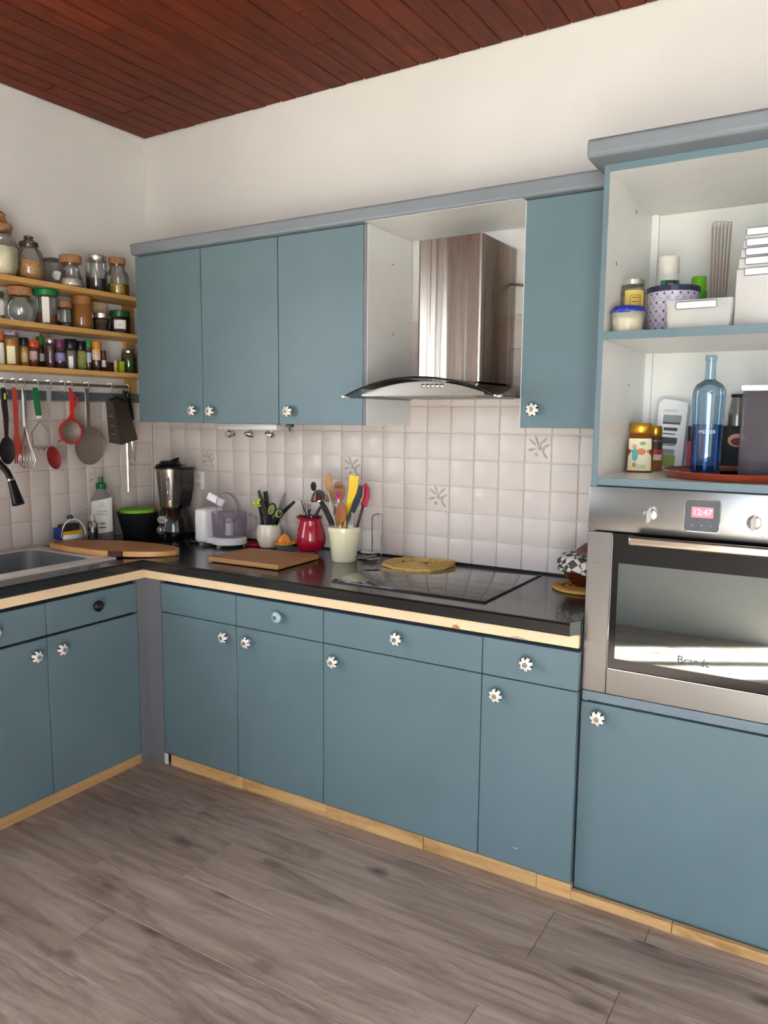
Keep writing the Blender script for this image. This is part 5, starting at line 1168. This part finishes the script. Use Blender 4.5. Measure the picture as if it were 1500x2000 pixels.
# ================================================================== things in the oven column
Z1, Z2 = 1.6628, 1.2603
GT = 'food packs on the upper open shelf'
def cyl(name, label, cat, u, y, wpx, vt, z, parts, sx=1, sy=1, rotz=0, vref=None):
    """round thing: parts are (name, profile in (r, h) fractions, material)"""
    p = PY(u, vref or vt+30, y); r = wpx/2*depth(p)/FPX; h = PY(u, vt, y).z-z
    t = thing(name, label, cat, (p.x, y, z), rotz)
    for nm, pr, m in parts: part(nm, MB().lathe([(a*r, b*h) for a, b in pr], seg=32, sx=sx, sy=sy), m, t, world=False)
    return t, r, h
t, r, h = cyl('storage_tub', 'low clear tub of cream with a blue snap lid', 'tub', 1226, -.478, 66, 599, Z1, [
    ('body', [(.80, .0), (.84, .02), (.95, .72), (1.0, .74), (1.0, .78)], frosted('tub_clear', 'd8d4c4', .45)),
    ('contents', [(0, .03), (.78, .03), (.88, .52), (.5, .56), (0, .52)], FLOUR),
    ('lid', [(1.02, .76), (1.03, .82), (.94, .88), (.90, .95), (.82, .99), (0, 1)], mat('cobalt_lid', '26309a', .35))])
part('lid_tab', MB().bbox(-.016, .016, -r*1.12, -r*.8, h*.72, h*.90, .004), mat('cobalt_lid', '26309a', .35), t, world=False)
t, r, h = cyl('preserve_jar', 'glass preserve jar with a shiny lid and yellow label', 'jar', 1234, -.345, 52, 548, Z1, [
    ('body', [(.92, 0), (.98, .03), (.98, .78), (.86, .88), (.84, .92)], CLEAR), ('contents', [(0, .02), (.9, .03), (.93, .70), (0, .71)], frosted('pale_contents', 'c8bfae', .6)),
    ('lid', [(.88, .90), (.92, .91), (.92, .99), (.86, 1), (0, 1)], SILVER)])
def wraplabel(t, r, z0, z1, half, m, da=0, name='label', k=1.015):
    a0 = math.atan2(CAM.y-t.location.y, CAM.x-t.location.x)+da; vs = []; fs = []
    for i in range(13):
        a = a0-half+2*half*i/12
        for z in (z0, z1): vs.append((r*k*math.cos(a), r*k*math.sin(a), z))
    for i in range(12): fs.append((2*i, 2*i+2, 2*i+3, 2*i+1))
    o = part(name, MB().add(vs, fs), m, t, world=False); d = Vector((math.cos(a0), math.sin(a0), 0))
    return o, lambda z, e=.0008: frame(d*(r*k+e)+Vector((0, 0, z)), Vector((-d.y, d.x, 0)), (0, 0, 1))
YL = mat('yellow_label', 'e6c766', .5, var=.08)
o, Fm = wraplabel(t, r, h*.42, h*.80, .75, YL, .25)
BRP = mat('brown_print', '8a6a2a', .6, var=0)
part('label_frame', MB().tube([tuple(Fm(h*.61) @ Vector((a, b, .0003))) for a, b in rrect(0, 0, .028, .034, .003)], .0007, 5, closed=True), BRP, t, world=False)
for k_ in range(3): part('print_line', MB().box(-.010, .010, -.0012, .0012, 0, .0004).xf(Fm(h*(.53+.07*k_))), BRP, t, world=False)
tinm, nt, b = newmat('patterned_tin'); tcn = N(nt, 'ShaderNodeTexCoord'); sp_ = N(nt, 'ShaderNodeSeparateXYZ'); nt.links.new(tcn.outputs['Object'], sp_.inputs[0])
at_ = N(nt, 'ShaderNodeMath', operation='ARCTAN2'); nt.links.new(sp_.outputs[1], at_.inputs[0]); nt.links.new(sp_.outputs[0], at_.inputs[1])
m1 = N(nt, 'ShaderNodeMath', operation='MULTIPLY'); m1.inputs[1].default_value = 3.2; nt.links.new(at_.outputs[0], m1.inputs[0])
m2 = N(nt, 'ShaderNodeMath', operation='MULTIPLY'); m2.inputs[1].default_value = 42; nt.links.new(sp_.outputs[2], m2.inputs[0])
cbn = N(nt, 'ShaderNodeCombineXYZ'); nt.links.new(m1.outputs[0], cbn.inputs[0]); nt.links.new(m2.outputs[0], cbn.inputs[1])
vo = N(nt, 'ShaderNodeTexVoronoi', i={'Scale': 1.0, 'Randomness': 0.0}); nt.links.new(cbn.outputs[0], vo.inputs['Vector'])
rp_ = N(nt, 'ShaderNodeValToRGB'); nt.links.new(vo.outputs['Distance'], rp_.inputs[0]); e = rp_.color_ramp.elements
e[0].position = .08; e[0].color = lin('7d7896'); e[1].position = .62; e[1].color = lin('3a3a5c')
for ps, cc_ in ((.16, 'c4bccb'), (.34, '9d95ac'), (.42, 'cbc4d0'), (.54, 'b6aec0')): q_ = e.new(ps); q_.color = lin(cc_)
nt.links.new(rp_.outputs[0], b.inputs['Base Color']); b.inputs['Roughness'].default_value = .35
t, r, h = cyl('patterned_tin', 'round tin with a grey tile pattern and navy lid', 'tin', 1314, -.375, 100, 563, Z1, [
    ('body', [(.95, 0), (.96, .01), (.96, .92)], tinm), ('lid', [(.98, .88), (1.0, .89), (1.0, .99), (.97, 1), (0, .995)], mat('navy_lid', '20233f', .35))])
t, r, h = cyl('white_tub', 'white plastic bottle with a broad cap and green band', 'bottle', 1305, -.16, 46, 503, Z1, [
    ('body', [(.92, 0), (1, .03), (1, .72), (.88, .79)], WHITEP), ('cap', [(.86, .785), (.88, .79), (.88, .98), (.82, 1), (0, 1)], mat('ivory_cap', 'eae4da', .4))])
o, Fm = wraplabel(t, r, h*.66, h*.715, .85, mat('green_band', '2f8a52', .5), .25)
part('label_block', MB().box(-.016, .016, -.010, .010, 0, .0004).xf(Fm(h*.665)), INK, t, world=False)
text('lettering', 'bio', .014, LABELW, t, Fm(h*.665, .0016), world=False)
part('print_line', MB().box(-.022, .022, -.003, .003, 0, .0004).xf(Fm(h*.595)), INK, t, world=False)
t, r, h = cyl('green_bottle', 'bright green bottle with a green cap behind the patterned tin', 'bottle', 1364, -.19, 32, 541, Z1, [
    ('body', [(.95, 0), (1, .02), (1, .74), (.9, .78)], mat('grass_green', '4f9a12', .4)), ('cap', [(.86, .775), (.88, .79), (.86, .97), (.78, 1), (0, 1)], mat('bright_green_cap', '69b81c', .4))])
# bundle of steel skewers
t = thing('skewer_bundle', 'bundle of long thin steel skewers standing upright', 'skewers', PY(1403, 640, -.235).to_tuple()[:2]+(Z1,))
SKM = mat('skewer_steel', 'c4bcb2', .3, .85)
for k_ in range(12):
    i, j = k_ % 6, k_//6
    tp0 = PY(1391+7.2*i+2*j, 440-4*j, -.235+.022*j); b0_ = PY(1386+5.6*i+2*j, 600, -.235+.022*j); b0_ = b0_+(b0_-tp0)*((Z1+.0008-b0_.z)/(b0_.z-tp0.z))
    part('skewer', MB().tube([tp0, tp0*.5+b0_*.5, b0_], .0021, 6), SKM, t)
ring = [PY(1391, 441, -.235), PY(1427, 441, -.235), PY(1430, 434, -.210), PY(1398, 433, -.210)]
part('band', MB().tube(ring, .0018, 6, closed=True), SKM, t)
# white translucent boxes with pull handles
MILK = frosted('milky_plastic', 'd9d7d4', .80, .3)
def pull(t, x0, x1, z, y):
    pl = part('pull_handle', MB().bbox(x0, x1, y-.012, y-.001, z-.009, z+.009, .003), WHITEP, t)
    part('handle_shade_outline', MB().tube([(a, y-.0125, b) for a, b in rrect((x0+x1)/2, z, x1-x0, .018, .004)], .0009, 5, closed=True), mat('handle_shadow_line', '6d6a70', .5), pl)  # grey outline puts the shade round the handle into colour
y0_ = -.505
a_, b_ = PY(1302, 612, y0_).x, PY(1430, 612, y0_).x; zt_ = PY(1430, 580, y0_).z
t = thing('storage_box', 'low milky plastic box with a white pull handle beside the patterned tin', 'box', ((a_+b_)/2, y0_+.05, Z1))
part('body', MB().add([(a_+.004, y0_, Z1), (b_-.006, y0_, Z1), (b_-.006, y0_+.05, Z1), (a_+.004, y0_+.05, Z1), (a_, y0_-.004, zt_), (b_, y0_-.004, zt_), (b_, y0_+.054, zt_), (a_, y0_+.054, zt_)], [(0, 3, 2, 1), (0, 1, 5, 4), (1, 2, 6, 5), (2, 3, 7, 6), (3, 0, 4, 7)]), frosted('milky_clear', 'd4d4d0', .62, .3), t, smooth=False)
part('contents', MB().bbox(a_+.008, a_+.05, y0_+.006, y0_+.046, Z1+.001, zt_-.020, .003), mat('pastel_packets', 'd8b8b0', .6, col2='d9dcae', vscale=30), t)
h0 = PY(1322, 597, y0_-.004); h1 = PY(1401, 595, y0_-.004); pull(t, h0.x, h1.x, (h0.z+h1.z)/2, y0_-.004)
xl_ = PY(1434, 600, -.47).x; xh = PY(1457, 500, -.47).x; lev = [PY(1475, v, -.47).z for v in (531, 510, 492, 474, 453)]
zprev = Z1
for k_, zc_ in enumerate(lev):
    zt_ = zc_+.011; x1_ = 2.955
    t = thing('drawer_box', ['deep white plastic drawer box at the bottom of the stack', 'second white drawer box up from the shelf', 'middle white drawer box of the stack', 'fourth white drawer box up from the shelf', 'topmost white drawer box with grey metallic handle'][k_], 'box', ((xl_+x1_)/2, -.40, zprev), 0, 'stacked white drawer boxes in the oven column')
    xa = xl_+.004*k_
    part('body', MB().bbox(xa, x1_, -.468, -.18, zprev+.0002, zt_-.0012, .003), MILK, t)
    pull(t, xh, x1_-.03, zc_, -.469)
    zprev = zt_
# lower shelf
def flatbottle(name, label, u, y, wpx, vt, z, capm, bodym, capf=.20, thick=.6, capw=.88):
    p = PY(u, vt+50, y); r = wpx/2*depth(p)/FPX; h = PY(u, vt, y).z-z; a = math.atan2(CAM.y-y, CAM.x-p.x)+PI/2
    t = thing(name, label, 'bottle', (p.x, y, z), a)
    part('body', MB().lathe([(q*r, zz*h*(1-capf)) for q, zz in ((.92, 0), (1, .03), (1, .55), (.92, .80), (.80, .97), (.74, 1))], seg=32, sy=thick), bodym, t, world=False)
    part('cap', MB().lathe([(r*capw*.94, h*(1-capf)-.002), (r*capw, h*(1-capf)), (r*capw*.95, h*.97), (r*capw*.86, h), (0, h)], seg=32, sy=thick+.08), capm, t, world=False)
    return t, r, h
GOLD = mat('gold_cap', 'b98a28', .28, .7, var=.05)
t, r, h = flatbottle('honey_bottle', 'squeezy honey bottle with gold cap and cream printed label', 1250, -.245, 50, 826, Z2, GOLD, mat('honey_amber', '7a3e0c', .15, coat=.3))
mb = MB(); vs = []; fs = []
for i in range(13):
    an = -1.05+2.1*i/12
    for z in (.05, .86): w_ = 1 if z < .5 else .93; vs.append((r*1.02*w_*math.sin(an), -r*.62*w_*math.cos(an)-.0004, z*h*.8))
for i in range(12): fs.append((2*i, 2*i+2, 2*i+3, 2*i+1))
part('label', mb.add(vs, fs), mat('cream_print_label', 'ece4c0', .5, var=.04), t, world=False)
for (x, z, rx, rz, cc_) in ((-.014, .40, .009, .020, '4fb0b4'), (.004, .47, .014, .010, 'd9825a'), (.008, .66, .010, .006, '7fb07a'), (-.016, .58, .007, .008, 'cfa39a'), (-.015, .17, .006, .008, 'c98a4a')):
    part('print_spot', MB().prism([(rx*math.cos(a), rz*math.sin(a)) for a in arc(15, 0, 2*PI)[:-1]], 2, 0, .0006).xf(frame((x, -r*.64*math.sqrt(max(.1, 1-(x/r)**2))-.0006, z*h*.9), (1, 0, 0), (0, 0, 1))), mat('print_'+cc_, cc_, .6), t, world=False)
text('lettering', 'ORI', .016, mat('print_green', '6fae54', .6), t, frame((.006, -r*.63-.0012, h*.12), (1, 0, 0), (0, 0, 1)), world=False)
t, r, h = flatbottle('sauce_bottle', 'small amber bottle with gold cap and black and red label', 1278, -.135, 30, 832, Z2, GOLD, mat('amber_sauce', '9a5420', .2, coat=.3), thick=.8, capw=.9)
mb = MB()
for z0, z1, mi in ((.30, .46, 2), (.46, .60, 1), (.60, .82, 0), (.86, .96, 0)):
    vs = []; fs = []
    for i in range(11):
        an = -1.1+2.2*i/10
        for z in (z0, z1): w_ = 1 if z < .62 else .94; vs.append((r*1.02*w_*math.sin(an), -r*.82*w_*math.cos(an), z*h*.8))
    for i in range(10): fs.append((2*i, 2*i+2, 2*i+3, 2*i+1))
    mb.add(vs, fs, mi)
part('label', mb, [INK, mat('label_red', 'b02a30', .5), mat('label_beige', 'd9c2ae', .5)], t, world=False)
# white carton with printed pictures
cz_ = -.050; p0 = PY(1279, 912, cz_).x; p1 = PY(1330, 915, cz_).x; zt_ = PY(1305, 790, cz_).z
t = thing('white_carton', 'tall white carton printed with grey blender parts', 'carton', ((p0+p1)/2, cz_, Z2)); t.rotation_euler = (0, .055, 0)
w_ = (p1-p0)/2+.004; hh = zt_-Z2
part('box', MB().box(-w_, w_, -.022, .022, .0035, hh), mat('white_card', 'e4e4e6', .55, var=.02), t, world=False)
part('flap', MB().prism([(-w_, hh+.0005), (w_, hh+.0005), (w_*.95, hh+.008), (-w_*.7, hh+.018)], 1, -.016, -.0145), mat('white_card', 'e4e4e6', .55), t, world=False)
G1, G2_, G3 = mat('print_dark_grey', '46484a', .6, var=0), mat('print_mid_grey', '8c8e90', .6, var=0), mat('print_olive', '8f9a4a', .6, var=0)
for (z0, z1, x0, x1, m) in ((.73, .84, -.6, .65, G2_), (.70, .73, -.62, .62, G1), (.60, .65, -.5, .45, G1), (.545, .56, -.5, .35, G2_), (.40, .50, -.6, .5, G1), (.375, .39, -.6, .4, G2_), (.24, .32, -.6, .4, G2_), (.05, .235, -.62, .5, G3)):
    part('picture', MB().prism(rrect((x0+x1)/2*w_, (z0+z1)/2*hh, (x1-x0)*w_, (z1-z0)*hh, .003), 1, -.0226, -.0221), m, t, world=False)
text('lettering', 'HARVEST', .011, G2_, t, frame((-.006, -.0224, hh*.90), (1, 0, 0), (0, 0, 1)), world=False)
# round tray with bottle and jug
t = thing('serving_tray', 'round red-brown lacquer tray under the blue bottle', 'tray', (2.735, -.305, Z2))
part('base', MB().lathe([(0, 0), (.190, 0), (.200, .003), (.190, .006), (0, .006)], seg=48), mat('tray_floor', 'b9a08c', .4, col2='7a3a28', vscale=14), t, world=False)
part('rim', MB().lathe([(.196, .0), (.206, .002), (.217, .020), (.214, .022), (.203, .008), (.196, .006)], seg=48), mat('lacquer_red_brown', '7d3018', .25, coat=.4), t, world=False)
ZTR = Z2+.0064
BGL = thin_glass('blue_bottle_glass', (.66, .80, .89), .08, .7, .02)
p = PY(1380, 860, -.262); r = 30*depth(p)/FPX; h = PY(1388, 694, -.262).z-ZTR
t = thing('blue_bottle', 'tall pale blue glass bottle with a long neck', 'bottle', (p.x, -.262, ZTR))
part('glass', MB().lathe([(q*r, z*h) for q, z in ((.0, .012), (.80, .004), (.88, .0), (.92, .02), (.93, .20), (.98, .55), (1.02, .66), (.98, .71), (.80, .755), (.45, .785), (.33, .80), (.31, .95), (.36, .955), (.36, .985), (.31, 1.0), (.26, 1.0))], seg=36), BGL, t, world=False)
part('water', MB().lathe([(q*r, z*h) for q, z in ((0, .02), (.84, .02), (.88, .20), (.90, .42), (0, .42))], seg=36), thin_glass('blue_water', (.52, .66, .86), .04, .3, .02), t, world=False)
a0 = math.atan2(CAM.y+.262, CAM.x-p.x)
d = Vector((math.cos(a0), math.sin(a0), 0)); text('lettering', 'MEDER', .015, mat('white_print', 'c9d4dc', .5, var=0), t, frame(d*(r*.965)+Vector((0, 0, h*.355)), Vector((-d.y, d.x, 0)), (0, 0, 1)), world=False)
# smoky water-filter jug
jx_ = PY(1447, 900, -.300).x; SMK = frosted('smoky_plastic', '6e6870', .45, .12); zt_ = PY(1470, 765, -.30).z
t = thing('filter_jug', 'smoky grey water filter jug with a white lid', 'jug', (jx_+.06, -.30, ZTR))
part('body', MB().bbox(jx_, jx_+.125, -.380, -.225, ZTR, zt_, .012, 3), SMK, t)
part('hopper', MB().prism([(jx_+.012, zt_-.004), (jx_+.113, zt_-.004), (jx_+.113, zt_-.125), (jx_+.085, zt_-.160), (jx_+.040, zt_-.160), (jx_+.012, zt_-.115)], 1, -.370, -.235), SMK, t)
part('lid', MB().bbox(jx_-.002, jx_+.127, -.382, -.223, zt_-.0005, zt_+.016, .005), WHITEP, t)
part('handle', MB().tube([(jx_+.124, -.30, zt_-.02), (jx_+.165, -.30, zt_-.03), (jx_+.165, -.30, zt_-.12), (jx_+.126, -.30, zt_-.15)], .010, 10), SMK, t)
# black coffee box with picture and steel flask behind
yb_ = -.062; xa, xb = PY(1402, 880, yb_).x, PY(1402, 880, yb_).x+.145; zt_ = PY(1425, 832, yb_).z
t = thing('coffee_box', 'black carton with a red cup picture behind the blue bottle', 'carton', ((xa+xb)/2, yb_+.02, Z2))
part('box', MB().box(xa, xb, yb_, yb_+.045, Z2, zt_), BLACKM, t)
c = PY(1440, 860, yb_); mb = MB().prism([(c.x+.028*math.cos(a), c.z+.021*math.sin(a)) for a in arc(19, 0, 2*PI)[:-1]], 1, yb_-.0008, yb_-.0002)
pc = part('picture', mb, mat('pale_orange_print', 'dca58c', .5), t)
part('picture_centre', MB().prism([(c.x+.003+.022*math.cos(a), c.z-.004+.012*math.sin(a)) for a in arc(19, 0, 2*PI)[:-1]], 1, yb_-.0014, yb_-.0009), mat('crimson_print', '8a1c30', .5), pc)
part('picture_band', MB().box(xa+.002, xa+.010, yb_-.0008, yb_-.0002, Z2+.03, Z2+.075), mat('white_card', 'e4e4e6', .55), t)
p = PY(1437, 800, yb_+.022); h = PY(1440, 770, yb_+.022).z-zt_
t = thing('steel_flask', 'small ribbed steel flask on top of the black carton', 'flask', (p.x+.006, yb_+.022, zt_+.0003))
part('body', MB().lathe([(.0270, 0), (.0275, .004), (.0262, h*.3), (.0268, h*.32), (.0255, h*.36), (.0262, h*.45), (.024, h*.5), (.020, h*.88), (.019, h*.9)], seg=28), STEEL, t, world=False)
part('rim', MB().lathe([(.019, h*.9), (.022, h*.91), (.022, h*.99), (.018, h), (0, h)], seg=28), BLACKM, t, world=False)
p = PY(1348, 890, -.085)
t = thing('red_packet', 'slim red and black packet between the white carton and the blue bottle', 'packet', (p.x, -.085, Z2))
part('red_half', MB().box(p.x-.010, p.x+.012, -.092, -.078, Z2, PY(1348, 862, -.085).z), mat('coral_red_card', 'c23a4c', .5), t)
part('black_half', MB().box(p.x-.010, p.x+.012, -.092, -.078, PY(1348, 862, -.085).z+.0002, PY(1348, 832, -.085).z), BLACKM, t)
